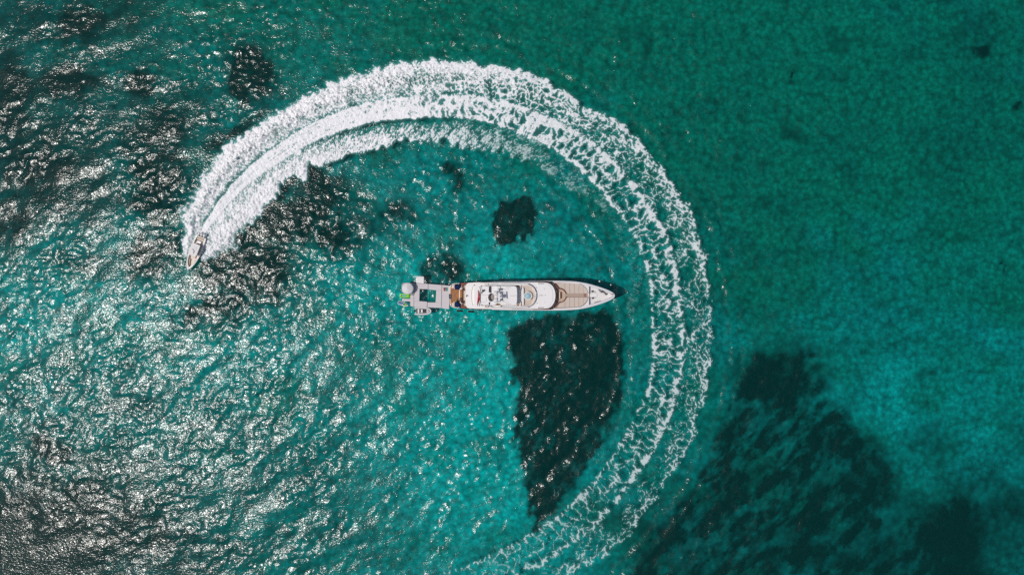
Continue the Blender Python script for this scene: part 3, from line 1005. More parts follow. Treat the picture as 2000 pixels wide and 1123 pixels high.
# --- upper deck overhang with the curved slot and the ship's mark
ud_l = [(914.5, 24.8), (911.2, 22.4), (909.6, 16), (908.6, 8), (908.3, 0)]
outer = [(x, YC_ - h) for x, h in ud_l] + [(x, YC_ + h) for x, h in ud_l[::-1][1:]] + [(930, YC_ + 25.8), (960, YC_ + 26.4), (1000, YC_ + 26.6), (1000, YC_ - 26.6), (960, YC_ - 26.4), (930, YC_ - 25.8)]
slot_l = [(926.2, -21.5), (923.2, -17), (921.2, -9), (920.5, 0), (921.0, 9), (922.6, 17), (924.2, 19.6)]
slot_r = [(926.6, 19.2), (925.4, 14), (924.9, 6), (924.8, -2), (925.4, -10), (927.2, -17), (929, -21.5)]
slot = [(x, YC_ + h) for x, h in slot_l + slot_r]
slab('upper_deck', outer, 4.75, 5.15, WHITE, yacht, holes=[slot])
slab('deck_under_slot', [(919, 555), (931, 555), (931, 599), (919, 599)], 4.0, 4.3, TEAKP, yacht)
for cy_ in (558.2, 569.5, 588, 595.5):
    box('slot_cushion', 924.6, cy_, 1.8, 4.4, 4.3, 4.62, CREAM, yacht, rz=0.1)
# ship's mark: a dark curl with a tail
mk = slab('ship_mark', [(910.2, 577.4), (911.6, 575.6), (913.2, 575.5), (913.9, 576.5), (912.8, 577.4), (913.2, 578.3), (912.2, 579.8), (910.4, 579.6), (910.0, 578.5), (911.4, 578.1)], 5.152, 5.157, BLACK, yacht, bevel=0)
slab('ship_mark', [(913.8, 576.2), (915.0, 577.2), (916.4, 579.4), (915.2, 578.4), (913.9, 577.3)], 5.152, 5.157, MGREY, yacht, bevel=0)

# --- bridge deck roof with the sundeck sunk into it
sd = [(926.5, 18), (928, 22), (932, 24.4), (945, 25.2), (970, 25.9), (1040, 26.2), (1060, 25.8), (1070, 24.8), (1076, 22.0), (1080, 17.6), (1083.2, 11.5), (1084.6, 5.5), (1085, 0)]
sd = finer(sd, 4)
well = [(940, YC_ - 19.6), (1030, YC_ - 20.4)] + [(1029.5 + 16.2 * math.sin(a), YC_ - 20.4 * math.cos(a)) for a in np.linspace(0.12, math.pi - 0.12, 20)] + [(1030, YC_ + 20.4), (940, YC_ + 19.6), (938.4, YC_ + 14), (937.6, YC_), (938.4, YC_ - 14)]
slab('bridge_roof', sym(sd), 7.2, 7.8, WHITE, yacht, holes=[well])
bridge = slab('bridge_house', sym([(930, 20), (960, 21.5), (1050, 22.5), (1068, 21), (1076, 17), (1082, 9), (1083, 4)]), 5.1, 7.0, WHITE, yacht)
for sgn in (1, -1):
    for i in range(8):
        box('window', 940 + i * 16.5, YC_ + sgn * 21.9, 13, 1.6, 5.7, 6.7, GLASS, bridge)
slab('sundeck_floor', sym([(938, 18), (941, 20.5), (1008, 21), (1024, 21)]), 7.0, 7.04, MGREY if False else WHITE2, yacht, bevel=0)
slab('sundeck_floor', [(1022.5, YC_ - 21)] + [(1029.5 + 16.6 * math.sin(a), YC_ - 21 * math.cos(a)) for a in np.linspace(0.05, math.pi - 0.05, 24)] + [(1022.5, YC_ + 21)], 6.99, 7.06, BEIGE, yacht, bevel=0)
# raised brow of the wheelhouse, sloping to the front windows
brow = [(1062, 24.6), (1069, 22.8), (1074.6, 18.8), (1078.0, 12.5), (1079.6, 6), (1080, 0)]
slab('roof_panel', sym([(1050, 25.0)] + brow), 7.8, 7.92, WHITE, yacht, bevel=0.05)
fr = [(1072.5, 25.2, 0), (1077, 22.2, 0), (1081, 17.6, 0), (1084, 11.4, 0), (1085.4, 5.5, 0), (1085.8, 0, 0), (1085.4, -5.5, 0), (1084, -11.4, 0), (1081, -17.6, 0), (1077, -22.2, 0), (1072.5, -25.2, 0)]
for i in range(len(fr) - 1):
    a, b = fr[i], fr[i + 1]
    bm = bmesh.new()
    vs = []
    for inset in (0.0, -0.25):
        for (x, h, _), z, out in ((a, 7.35, 0.4), (b, 7.35, 0.4), (b, 6.15, 4.0), (a, 6.15, 4.0)):
            d = Vector((x - 1050, h)).normalized()
            p = W(x + d.x * (out + inset * 5), YC_ + (h + d.y * (out + inset * 5)), z)
            vs.append(bm.verts.new(p))
    # leave a mullion between the panes
    for f_ in ((0, 1, 2, 3), (4, 5, 6, 7), (0, 1, 5, 4), (1, 2, 6, 5), (2, 3, 7, 6), (3, 0, 4, 7)):
        bm.faces.new([vs[k] for k in f_])
    bmesh.ops.scale(bm, vec=(1, 0.93, 1), space=__import__('mathutils').Matrix.Translation(-sum((v.co for v in bm.verts), Vector()) / 8), verts=bm.verts[:])
    link('windscreen_pane', bm_mesh(bm, 'windscreen_pane'), GLASS, bridge)
# tinted wind screen round the sundeck
for i, a in enumerate(np.linspace(0.10, math.pi - 0.10, 15)[:-1]):
    a2 = a + (math.pi - 0.2) / 14 * 0.92
    bm = bmesh.new()
    vs = []
    for r_ in (17.0, 17.5):
        for aa, z in ((a, 7.82), (a2, 7.82), (a2, 8.5), (a, 8.5)):
            out = 0.9 if z > 8 else 0
            vs.append(bm.verts.new(W(1029.5 + (r_ + out) * math.sin(aa), YC_ - (r_ + 4.2 + out) * math.cos(aa), z)))
    for f_ in ((0, 1, 2, 3), (4, 5, 6, 7), (0, 1, 5, 4), (1, 2, 6, 5), (2, 3, 7, 6), (3, 0, 4, 7)):
        bm.faces.new([vs[k] for k in f_])
    link('wind_screen', bm_mesh(bm, 'wind_screen'), GREYGL, yacht)
tube('rail', [W(1029.5 + 17.9 * math.sin(a), YC_ - 22.1 * math.cos(a), 8.55) for a in np.linspace(0.10, math.pi - 0.10, 30)], 0.05, STEEL, yacht, 6)
# hot tub
lathe('hot_tub', [(0, 0.0), (1.16, 0.0), (1.20, 0.45), (1.16, 0.52), (0.98, 0.52), (0.95, 0.38), (0, 0.38)], W(1031.2, 577.8, 7.06), WHITE, yacht, 40)
tub = W(1031.2, 577.8, 7.06)
lathe('tub_water', [(0, 0.0), (0.94, 0.0), (0.94, 0.03), (0, 0.03)], (tub.x, tub.y, 7.445), POOLW, yacht, 40)
tube('tub_rail', [(tub.x + 1.32 * math.cos(a), tub.y + 1.32 * math.sin(a), 7.5) for a in np.linspace(-0.9, 1.5, 16)], 0.05, DGREY, yacht, 6)
slab('bar_counter', [(1018.6, 561.5), (1022.8, 561.8), (1023.0, 575), (1024.6, 577.6), (1023.2, 581), (1023.0, 596), (1018.6, 596), (1018.2, 580), (1018.2, 575)], 7.04, 7.75, WHITE, yacht)
for sgn in (1, -1):
    box('sunlounge_pad', 1042.2, YC_ + sgn * 9.2, 2.2, 12.0, 7.06, 7.3, CREAM, yacht, rz=sgn * 0.42, bevel=0.06)
    box('sunlounge_pad', 1043.6, YC_ + sgn * 3.0, 1.6, 5.0, 7.06, 7.3, WHITE2, yacht, bevel=0.06)
# stairs down at both corners of the sundeck
for sgn, yy in ((-1, 561.6), (1, 593.2)):
    box('stair_tread', 1011.4, yy + sgn * 3.0, 3.6, 3.6, 7.04, 7.10, TEAKP, yacht)
    box('stair_tread', 1014.4, yy + sgn * 2.4, 2.4, 3.6, 7.04, 7.16, MAHOG, yacht)
    slab('cushion', [(1013, yy + sgn * 4.6), (1017.6, yy + sgn * 4.8), (1017.8, yy - 2.5 * sgn), (1016.2, yy - 3.6 * sgn), (1015.4, yy - 1.0 * sgn)], 7.16, 7.42, CREAM, yacht, bevel=0.08)
    tube('rail', [W(1018.4, yy + sgn * 5, 7.9), W(1018.4, yy - 4.4 * sgn, 7.9), W(1015.5, yy - 4.6 * sgn, 7.9)], 0.06, DGREY, yacht, 6)

# --- hard top over the sundeck with cut-outs
hard = [(939.2, 16.2), (941, 18.2), (944, 18.9), (1003, 19.1), (1007, 18.2), (1009.2, 15.4), (1009.9, 10), (1010.1, 0)]
cutA = [(955, 559.5), (958.6, 559), (960.6, 560.5), (960.2, 571.2), (959.6, 572.2), (954.6, 570.8)]
disc = circ(959.6, 580.8, 6.1, 36, ry=8.0)
cutB = [(954.8, 590.2), (957.6, 590.0), (957.0, 595), (955.2, 597.2), (954.6, 593)]
cutC = [(963.8, 597.2), (967, 594.4), (972, 592.4), (976.6, 592.8), (978.6, 595.6), (977.4, 599), (972, 600.4), (967, 600.0)]
roof = slab('hard_top', sym(finer(hard, 3)), 9.3, 9.62, WHITE, yacht, holes=[cutA, disc, cutB, cutC])
slab('under_roof', [(953.2, 558), (962, 558), (962, 572.8), (953.2, 572.4)], 8.2, 8.4, MGREY, yacht, bevel=0)
slab('under_roof', [(953.2, 589.4), (959, 589.4), (959, 598), (953.2, 598)], 8.2, 8.4, MGREY, yacht, bevel=0)
lathe('round_table', [(0, 0.0), (1.5, 0.0), (1.52, 0.06), (0, 0.07)], W(960.0, 580.8, 8.0), mat('taupe_table', (0.36, 0.32, 0.29), 0.7, 0.2, 0.06, 1.5), yacht, 36)
lathe('table_leg', [(0, 0), (0.12, 0), (0.12, 1.0), (0, 1.0)], W(960.0, 580.8, 7.02), STEEL, yacht, 12)
for i in range(5):
    box('stair_tread', 966 + i * 2.6, 596.4, 2.5, 6.4, 7.04, 7.3 + 0.32 * i, TEAKP if i < 2 else YELLOW, yacht, rz=-0.15)
for x0, x1, y0, y1 in ((997, 1010, 577.1, 577.7), (949.4, 949.9, 581, 589), (939.6, 949.5, 590.2, 590.7), (940, 956, 575.9, 576.3)):
    slab('roof_seam', [(x0, y0), (x1, y0), (x1, y1), (x0, y1)], 9.622, 9.628, MGREY, roof, bevel=0)
for sgn in (-1, 1):
    for i in range(7):
        box('roof_vent', 988.6 + i * 1.35 + 0.3 * (i > 4), YC_ + sgn * 16.4 + 0.3 * (i % 2), 0.8, 0.7, 9.622, 9.67, DGREY, roof, bevel=0)
    for i in range(5):
        lathe('roof_fitting', [(0, 0), (0.06, 0), (0.05, 0.08), (0, 0.09)], W(983 + i * 2.6, YC_ + sgn * 12.6, 9.622), DGREY, roof, 8)
for x_ in (943, 968, 1004):
    for sgn in (-1, 1):
        box('roof_post', x_, YC_ + sgn * 17.4, 3.0, 1.2, 7.04, 9.32, WHITE, yacht)
# satellite domes on pedestals
for (cx_, cy_, r, ped) in ((968.4, 573.0, 0.66, 0.9), (968.6, 586.8, 0.68, 0.9), (973.2, 566.6, 0.34, 1.6)):
    c = W(cx_, cy_, 9.62 + ped + r)
    d = lathe('satellite_dome', [(0.0, r)] + [(r * math.sin(t), r * math.cos(t)) for t in np.linspace(0.15, 2.3, 14)] + [(r * 0.55, -r * 0.95), (0, -r * 0.95)], (c.x, c.y, c.z), mat('dome_white', (0.66, 0.65, 0.65), 0.5, 0.3, 0.03, 1.0), yacht, 28)
    lathe('pedestal', [(0, 0), (0.3, 0), (0.2, 0.2), (0.18, ped + 0.1), (0, ped + 0.1)], (c.x, c.y, 9.61), WHITE, d, 16)
# radar mast
mx_, my_ = W(975.0, 579.6, 9.62).x, W(975.0, 579.6, 9.62).y
mast = tube('radar_mast', [(mx_ - 0.5, my_, 9.6), (mx_ - 0.2, my_, 11.6), (mx_ + 0.1, my_, 13.6)], [0.30, 0.22, 0.12], WHITE, yacht, 10)
box('mast_spreader', 0, 0, 0, 0, 0, 0, None) if False else None
bx = lambda n, x, y, sx, sy, z0, z1, m, p, rz=0: slab(n, [(x + dx * sx * math.cos(rz) - dy * sy * math.sin(rz), y + dx * sx * math.sin(rz) + dy * sy * math.cos(rz)) for dx, dy in ((-.5, -.5), (.5, -.5), (.5, .5), (-.5, .5))], z0, z1, m, p, px=False, bevel=0.02)
bx('spreader', mx_, my_, 0.5, 2.6, 11.3, 11.4, WHITE, mast)
bx('radar_scanner', mx_ + 0.1, my_, 0.28, 2.0, 13.7, 13.95, WHITE, mast, 0.08)
lathe('radar_pod', [(0, 0), (0.5, 0), (0.55, 0.12), (0.5, 0.3), (0, 0.34)], (mx_ + 0.5, my_ - 0.0, 11.5), WHITE, mast, 20)
for dy in (-1.1, 1.1):
    lathe('navigation_light', [(0, 0), (0.08, 0), (0.08, 0.25), (0, 0.28)], (mx_, my_ + dy, 11.4), DGREY, mast, 8)
tube('stay', [(mx_ + 1.4, my_ - 1.2, 9.62), (mx_, my_ - 0.9, 11.3)], 0.04, STEEL, mast, 6)
tube('stay', [(mx_ + 1.4, my_ + 1.2, 9.62), (mx_, my_ + 0.9, 11.3)], 0.04, STEEL, mast, 6)
for cx_, cy_ in ((952, 560.5), (951.5, 595), (985, 585.5), (984, 572)):
    p = W(cx_, cy_, 9.62)
    tube('whip_antenna', [(p.x, p.y, 9.62), (p.x - 0.05, p.y, 12.4)], [0.035, 0.012], WHITE, yacht, 6)
# boxes on the hard top and lockers
box('equipment_box', 942.3, 568.4, 3.0, 4.6, 9.62, 10.05, DGREY, yacht, bevel=0.05)
box('equipment_box', 945.8, 567.2, 2.2, 3.8, 9.62, 9.9, DGREY, yacht, bevel=0.05)
box('equipment_box', 939.6, 572.4, 3.0, 2.6, 9.62, 10.0, MGREY, yacht, bevel=0.05)
lk = box('vent_locker', 973.5, 562.8, 7.4, 7.2, 9.62, 9.95, WHITE2, yacht, bevel=0.06)
for i in range(3):
    box('grille', 974.4 + i * 1.2, 564.4, 0.55, 3.6, 9.952, 9.99, DGREY, lk, bevel=0)
tube('coiled_hose', [W(939 + 2.2 * math.cos(a), 561.8 + 2.4 * math.sin(a), 9.68) for a in np.linspace(0, 5.6, 18)], 0.07, MGREY, yacht, 6)
tube('rail', [W(948.4, 596.2, 10.2), W(948.8, 600.2, 10.2), W(953, 600.6, 10.2)], 0.07, DGREY, yacht, 6)
# side rails along the bridge deck roof
for sgn in (1, -1):
    tube('rail', [W(x, YC_ + sgn * h, 8.5) for x, h in ((958, 23.2), (985, 23.8), (1010, 24.0), (1034, 23.2))], 0.045, STEEL, yacht, 6)
    for x in (958, 972, 985, 998, 1011, 1024, 1034):
        p = W(x, YC_ + sgn * float(np.interp(x, [958, 985, 1010, 1034], [23.2, 23.8, 24.0, 23.2])), 8.5)
        tube('rail_post', [(p.x, p.y, 7.8), (p.x, p.y, 8.5)], 0.035, STEEL, yacht, 6)
    box('life_raft_box', 950, YC_ + sgn * 22.2, 8.5, 2.4, 7.8, 8.25, CREAM, yacht, bevel=0.08)
    slab('roof_slot', [(x, YC_ + sgn * h) for x, h in ((1050.5, 23.1), (1061, 22.8), (1063.0, 23.2), (1062, 24.0), (1050.5, 24.4))], 7.922, 7.95, DGREY, yacht, bevel=0)
for x, y, w_ in ((1053.5, 577.2, 1.2), (1056.6, 576.8, 2.6), (1059.6, 577.0, 1.4), (1065, 576.4, 1.2), (1063.4, 564, 0.9), (1064, 590.8, 0.7), (1048, 561.7, 1.4), (1049, 592, 1.6)):
    box('horn', x, y, w_, 0.8, 7.8 if x < 1050 else 7.922, 8.06, DGREY, yacht, bevel=0.02)

# --- foredeck: walkway round the bridge, nook, sun pads, bow
fd = [(1062, 27.4), (1090, 27.2), (1110, 26.4), (1127, 25.0), (1140, 22.8), (1149, 20.6), (1151, 20.0)]
slab('fore_deck', sym(fd), 4.6, 5.15, TAUPE, yacht)
for sgn in (1, -1):
    tube('cap_rail', [W(x, YC_ + sgn * h, 6.1) for x, h in ((1041, 26.9), (1060, 26.9), (1074, 26.7), (1078.4, 25.8), (1082.4, 22.8), (1087, 18.2), (1090.6, 13.7), (1092.2, 13.2))]
         + [W(1092.2 + 13.4 * math.sin(a), YC_ + sgn * 13.4 * math.cos(a), 6.1) for a in np.linspace(0.12, 1.32, 12)], 0.10, MAHOG, yacht, 8)
    # white bulwark wall below the cap rail
    wall_pts = [(1060, 26.9), (1074, 26.7), (1078.4, 25.8), (1082.4, 22.8), (1087, 18.2), (1090.6, 13.7), (1092.2, 13.2)] + [(1092.2 + 13.4 * math.sin(a), 13.4 * math.cos(a)) for a in np.linspace(0.12, 1.32, 12)]
    wall_in = [(x - 0.5, h - 0.6) for x, h in wall_pts]
    slab('bulwark_wall', [(x, YC_ + sgn * h) for x, h in wall_pts + wall_in[::-1]], 5.1, 6.0, WHITE, yacht, bevel=0)
    # white coaming outside the pads
    slab('pad_coaming', [(x, YC_ + sgn * h) for x, h in [(1079, 26.6), (1090, 26.9), (1110, 26.2), (1127, 24.8), (1140, 22.6), (1150.6, 20.2), (1150.6, 3.4), (1147.4, 3.4), (1146.6, 9), (1144, 14), (1139.6, 18.6), (1133, 22.2), (1120, 23.4), (1100, 24.4), (1087, 24.9), (1083, 24.6)]],
         5.12, 5.9, WHITE2, yacht)
    # sun pads, one per panel
    edges = [1086.5, 1103.6, 1112.7, 1121.7, 1130.7, 1139.2, 1146.8]

    def outer_h(x):
        return float(np.interp(x, [1084, 1100, 1120, 1130, 1134, 1140, 1144, 1146.4], [24.2, 23.8, 22.9, 22.2, 21.2, 17.8, 13.4, 8.6]))

    for i in range(6):
        x0, x1 = edges[i] + 0.16, edges[i + 1] - 0.16
        xs = np.linspace(x0, x1, 7)
        if i == 0:
            top = [(x, max(outer_h(x) if x > 1090 else 0, 0)) for x in xs]
            bot = []
            poly = [(1087.6, 23.6), (1095, 23.8), (x1, outer_h(x1)), (x1, 10.2), (1100.5, 12.6), (1096, 14.4), (1093.0, 15.2)]
        elif i == 1:
            poly = [(x0, outer_h(x0)), (x1, outer_h(x1)), (x1, 3.9), (1107.0, 3.9), (1106.2, 6.2), (x0, 10.0)]
        else:
            poly = [(x, outer_h(x)) for x in xs] + [(x1, 3.9), (x0, 3.9)]
        slab('sun_pad', [(x, YC_ + sgn * h - 0.4) for x, h in poly], 5.15, 5.62 + 0.012 * ((i * 5) % 3), BEIGE, yacht, bevel=0.05)
    tube('pad_rail', [W(x, YC_ + sgn * h, 6.2) for x, h in ((1132, 22.6), (1139, 19.4), (1143.5, 15.2), (1147, 9.4), (1148.2, 4.2))], 0.045, MGREY, yacht, 6)
    for i in range(10):
        t = i / 9
        x = float(np.interp(t, [0, .3, .6, 1], [1133, 1139.6, 1144, 1148]))
        h = float(np.interp(t, [0, .3, .6, 1], [22.4, 19.0, 14.8, 4.8]))
        p = W(x, YC_ + sgn * h, 5.9)
        tube('rail_post', [(p.x, p.y, 5.88), (p.x, p.y, 6.2)], 0.035, MGREY, yacht, 6)
for i in range(2):
    box('step', 1141.0 + i * 2.9, YC_ - 0.6, 1.0, 6.4, 5.15, 5.3, MAHOG, yacht)
box('step', 1149.6, YC_ - 0.6, 2.6, 6.0, 5.15, 5.5, CREAM, yacht)
slab('nook_floor', [(1092.4, YC_ - 12.4)] + [(1092.4 + 12.4 * math.sin(a), YC_ - 12.4 * math.cos(a)) for a in np.linspace(0.1, math.pi - 0.1, 20)] + [(1092.4, YC_ + 12.4)], 5.15, 5.19, mat('nook_beige', (0.47, 0.36, 0.28), 0.8, 0.15, 0.1, 1.5), yacht, bevel=0)
box('nook_seat', 1093.0, YC_ - 0.4, 2.0, 13.4, 5.19, 5.65, CREAM, yacht, bevel=0.06)
box('nook_table', 1095.4, YC_ - 0.4, 1.3, 12.6, 5.19, 5.85, MAHOG, yacht, bevel=0.05)
bowp = [(1150.6, 20.4), (1160, 17.2), (1173, 13.0), (1184, 8.8), (1191, 5.4), (1196, 2.0), (1196.6, 0)]
slab('bow_deck', sym(bowp), 4.2, 4.75, WHITE2, yacht)
slab('bow_platform', sym([(1151, 3.2), (1158, 4.0), (1166, 3.4)], YC_ - 0.5), 4.75, 4.95, WHITE, yacht, bevel=0.05)
for cx_, cy_, rz in ((1159.6, 569.8, 0.22), (1160.0, 581.4, -0.2)):
    wl = lathe('windlass', [(0, 0), (0.32, 0), (0.3, 0.12), (0.16, 0.2), (0.16, 0.42), (0.26, 0.5), (0.24, 0.58), (0, 0.6)], W(cx_ - 2.6, cy_ - 0.6 * (1 if rz > 0 else -1), 4.75), DGREY, yacht, 14)
    a = W(cx_ - 2.6, cy_ - 0.6 * (1 if rz > 0 else -1), 4.85); b = W(cx_ + 4.4, cy_ + (1 if rz > 0 else -1) * 0.9, 4.85)
    tube('chain', [a, a.lerp(b, 0.35) + Vector((0, 0.05, 0)), a.lerp(b, 0.7) - Vector((0, 0.04, 0)), b], 0.08, MGREY, wl, 6)
cr0, cr1 = W(1166.5, 562.6, 5.5), W(1184.2, 575.0, 5.35)
sh_bar = tube('shadow_bar', [cr0, cr0.lerp(cr1, 0.45), cr1], [0.16, 0.24, 0.12], MGREY, yacht, 8)  # dark bar added where a cast shadow lies on the bow deck
for t, r in ((0.3, 0.32), (0.52, 0.4), (0.97, 0.26)):
    c = cr0.lerp(cr1, t)
    lathe('shadow_bar_joint', [(0, -0.68), (r, -0.68), (r, 0.2), (0, 0.24)], c, DGREY, sh_bar, 12)
for i in range(6):
    p = W(1161.4 + i * 2.0, 591.4 - i * 0.55, 4.75)
    lathe('mooring_bitt', [(0, 0), (0.12, 0), (0.12, 0.3), (0.17, 0.36), (0, 0.4)], p, DGREY if i % 2 else MGREY, yacht, 8)
    p = W(1158.6 + i * 2.3, 558.6 + i * 0.85, 4.75)
    lathe('mooring_bitt', [(0, 0), (0.12, 0), (0.12, 0.3), (0.17, 0.36), (0, 0.4)], p, DGREY, yacht, 8)
tube('bow_roller', [W(1192.4, 575.6, 6.62), W(1195.5, 575.0, 6.62), W(1198.4, 574.4, 6.62)], 0.09, DGREY, yacht, 6)
box('bow_hatch', 1172, 571.4, 4.0, 2.0, 4.75, 4.86, GREYW, yacht, rz=0.3)

# ------------------------------------------------------------------ things on and beside the yacht
fl = W(935.5, 582, 8.9)
flag = thing('flag', (fl.x, fl.y, 7.8), 'red ensign hanging from the staff at the back of the sundeck', 'flag')
bm = bmesh.new()
NU, NV = 14, 5
gridv = []
for i in range(NU + 1):
    row = []
    t = i / NU
    for j in range(NV + 1):
        v = j / NV
        px = 934.4 + 1.3 * math.sin(t * 5.0) + (v - 0.5) * (4.0 * math.sin(math.pi * min(1, t * 0.85 + 0.15)) + 0.6)
        py = 567.2 + 31 * t
        row.append(bm.verts.new(W(px, py, 9.0 - 0.6 * v + 0.18 * math.sin(9 * t + 4 * v))))
    gridv.append(row)
for i in range(NU):
    for j in range(NV):
        bm.faces.new((gridv[i][j], gridv[i][j + 1], gridv[i + 1][j + 1], gridv[i + 1][j]))
fo = link('cloth', bm_mesh(bm, 'cloth'), REDF, flag, smooth=True)
sol = fo.modifiers.new('thickness', 'SOLIDIFY'); sol.thickness = 0.012
tube('flag_staff', [W(936.6, 599.5, 7.8), W(935.0, 566.5, 9.3)], 0.04, WHITE, flag, 6)

for (cx_, cy_, lab) in ((898.6, 607.0, 'black cylindrical fender at the stern corner beside the navy cover'), (920.2, 608.3, 'black cylindrical fender further forward along the white hull side')):
    a, b = W(cx_ - 6.3, cy_, 1.5), W(cx_ + 6.3, cy_ + 0.3, 1.5)
    f = thing('fender', a.lerp(b, .5), lab, 'fender', 'black fenders along the hull')
    tube('body', [a, a.lerp(b, .04), a.lerp(b, .1), a.lerp(b, .9), a.lerp(b, .96), b], [0.12, 0.24, 0.3, 0.3, 0.24, 0.12], BLACK, f, 14)
    for q_ in (a, b):
        tube('rope', [q_, q_ + Vector((0, 0.35, 1.5))], 0.03, WHITE2, f, 6)

for sgn, lab in ((-1, 'navy blue covered water toy on the stern deck, far side by the dark seagrass'), (1, 'navy blue covered water toy on the stern deck, near the black fender')):
    c = W(894.6, YC_ + sgn * 17.4, 0.9)
    t = thing('covered_jet_ski', (c.x, c.y, 0.9), lab, 'covered jet ski', 'navy covered water toys on the stern')
    secs = []
    for px, h0, h1, zt in ((887.6, 13.4, 20.6, 1.35), (889, 11.8, 22.2, 1.75), (893, 11.4, 23.0, 2.15), (897, 11.8, 24.4, 2.25), (900.6, 13.8, 25.6, 1.95), (903.2, 19.0, 26.4, 1.5)):
        P = [W(px, YC_ + sgn * h, z) for h, z in ((h0, 0.92), (h0 + 0.6, 0.6 * zt + 0.36), (h0 + (h1 - h0) * .35, zt), (h0 + (h1 - h0) * .65, zt), (h1 - 0.6, 0.6 * zt + 0.36), (h1, 0.92))]
        secs.append(P)
    loft('cover', secs, NAVY, t)
    slab('cradle', [(887.0, YC_ + sgn * 12.8), (888.2, YC_ + sgn * 12.8), (888.2, YC_ + sgn * 21), (887.0, YC_ + sgn * 21)], 0.9, 1.3, GREYW, t)
    tube('strap', [W(895.2, YC_ + sgn * 22.4, 1.9), W(897.6, YC_ + sgn * 24.2, 1.9)], 0.10, WHITE, t, 6)

c = W(879.6, 579.2, 0.95)
dm = thing('door_mat', (c.x, c.y, 0.9), 'dark slate boarding mat at the edge of the teak stern', 'mat')
slab('mat', [(876.8, 574.2), (882.0, 574.4), (881.8, 583.8), (876.9, 583.6)], 0.905, 0.96, mat('slate_mat', (0.045, 0.055, 0.075), 0.9, 0.1, 0.15, 4.0, 0.5, 25), dm)
slab('border', [(879.2, 576), (879.8, 576), (879.8, 582), (879.2, 582)], 0.962, 0.97, MGREY, dm, bevel=0)


def deck_chair(px, py, rz, m1, m2, lab):
    c = W(px, py, 0.9 if px < 897.5 else 1.8)
    t = thing('deck_chair', (c.x, c.y, c.z), lab, 'chair', 'dark chairs on the stern deck', rz)
    L_ = dict(px=False, local=True)
    box('seat', 0, 0, 0.6, 0.6, 0.36, 0.46, m1, t, **L_)
    box('backrest', -0.32, 0, 0.1, 0.6, 0.4, 0.95, m2, t, **L_)
    for sx in (-1, 1):
        box('armrest', 0, 0.33 * sx, 0.6, 0.07, 0.62, 0.67, m2, t, **L_)
        for s2 in (-1, 1):
            box('leg', 0.26 * s2, 0.27 * sx, 0.05, 0.05, 0, 0.4, m2, t, **L_)


deck_chair(896.2, 585.0, 2.2, BLACK, MAHOG, 'dark folding chair closest to the centre of the teak deck')
deck_chair(894.4, 588.4, 0.3, BLACK, BLACK, 'black chair beside the ochre side table')
deck_chair(900.8, 583.6, 3.0, BLACK, MAHOG, 'dark chair on the upper step in front of the cream bench')
deck_chair(902.6, 588.6, 1.2, BLACK, BLACK, 'black chair at the foot of the side stairs')
c = W(891.0, 589.6, 1.4)
t = thing('side_table', (c.x, c.y, 0.9), 'small ochre side table next to the navy cover', 'table')
box('table_top', c.x, c.y, 0.55, 0.55, 1.32, 1.4, YELLOW, t, px=False)
for sx in (-1, 1):
    for sy in (-1, 1):
        box('leg', c.x + 0.2 * sx, c.y + 0.2 * sy, 0.06, 0.06, 0.9, 1.32, MAHOG, t, px=False)
for px, py, lab in ((896.6, 584.6, 'white folded towel on the dark chair by the teak centre'), (886.6, 590.4, 'cream towel lying between the teak deck and the ochre table')):
    z = 1.37 if px > 890 else 0.905
    c = W(px, py, z)
    t = thing('towel', (c.x, c.y, z), lab, 'towel', 'towels on the stern')
    slab('fold', [(px - 1.0, py - 1.0), (px + 0.9, py - 1.3), (px + 1.1, py + 0.9), (px - 0.8, py + 1.1)], z, z + 0.08, WHITE2 if px > 890 else CREAM, t, bevel=0.02)
    slab('fold', [(px - 0.9, py - 0.9), (px + 0.7, py - 1.0), (px + 0.8, py + 0.5), (px - 0.7, py + 0.6)], z + 0.083, z + 0.14, WHITE2 if px > 890 else CREAM, t, bevel=0.02)

# ------------------------------------------------------------------ inflatable sea pool behind the stern
def platform(name, poly, z1, m, lab, cat='platform', grp='grey inflatable platforms', seams=()):
    xs = [p[0] for p in poly]; ys = [p[1] for p in poly]
    c = W(sum(xs) / len(xs), sum(ys) / len(ys), 0)
    t = thing(name, (c.x, c.y, 0), lab, cat, grp)
    slab('deck', poly, -0.12, z1, m, t, bevel=0.10)
    slab('edge_band', poly, z1 - 0.32, z1 - 0.2, GREYW, t, bevel=0) if False else None
    for (x0, y0, x1, y1) in seams:
        d = Vector((x1 - x0, y1 - y0)); n = Vector((-d.y, d.x)).normalized() * 0.16
        slab('seam', [(x0 + n.x, y0 + n.y), (x1 + n.x, y1 + n.y), (x1 - n.x, y1 - n.y), (x0 - n.x, y0 - n.y)], z1 + 0.002, z1 + 0.008, MGREY, t, bevel=0)
    return t


platform('inflatable_platform', [(813, 553.4), (836.2, 554.4), (836.2, 565.0), (819.8, 564.4), (819.0, 588.0), (834.2, 589.0), (834.2, 601.2), (808.6, 599.2), (808.6, 576.6), (810.6, 571)], 0.50, INFL,
         'pale grey U-shaped inflatable platform on the parasol side of the sea pool', seams=((813, 564.6, 819.8, 564.4), (808.9, 588.4, 818.9, 588.2)))
platform('inflatable_platform', [(836.7, 554.5), (863.0, 556.6), (861.6, 601.6), (834.8, 600.4), (834.8, 590.2), (850.6, 590.6), (852.0, 567.0), (836.7, 565.4)], 0.50, INFL,
         'pale grey U-shaped inflatable platform on the yacht side of the sea pool', seams=((852.0, 567, 862.6, 567.2), (850.7, 590.6, 861.8, 591)))
platform('inflatable_platform', [(863.6, 556.6), (879.0, 558.0), (877.0, 604.0), (862.2, 601.8)], 0.62, INFL, 'long grey inflatable jetty joining the pool to the teak stern')
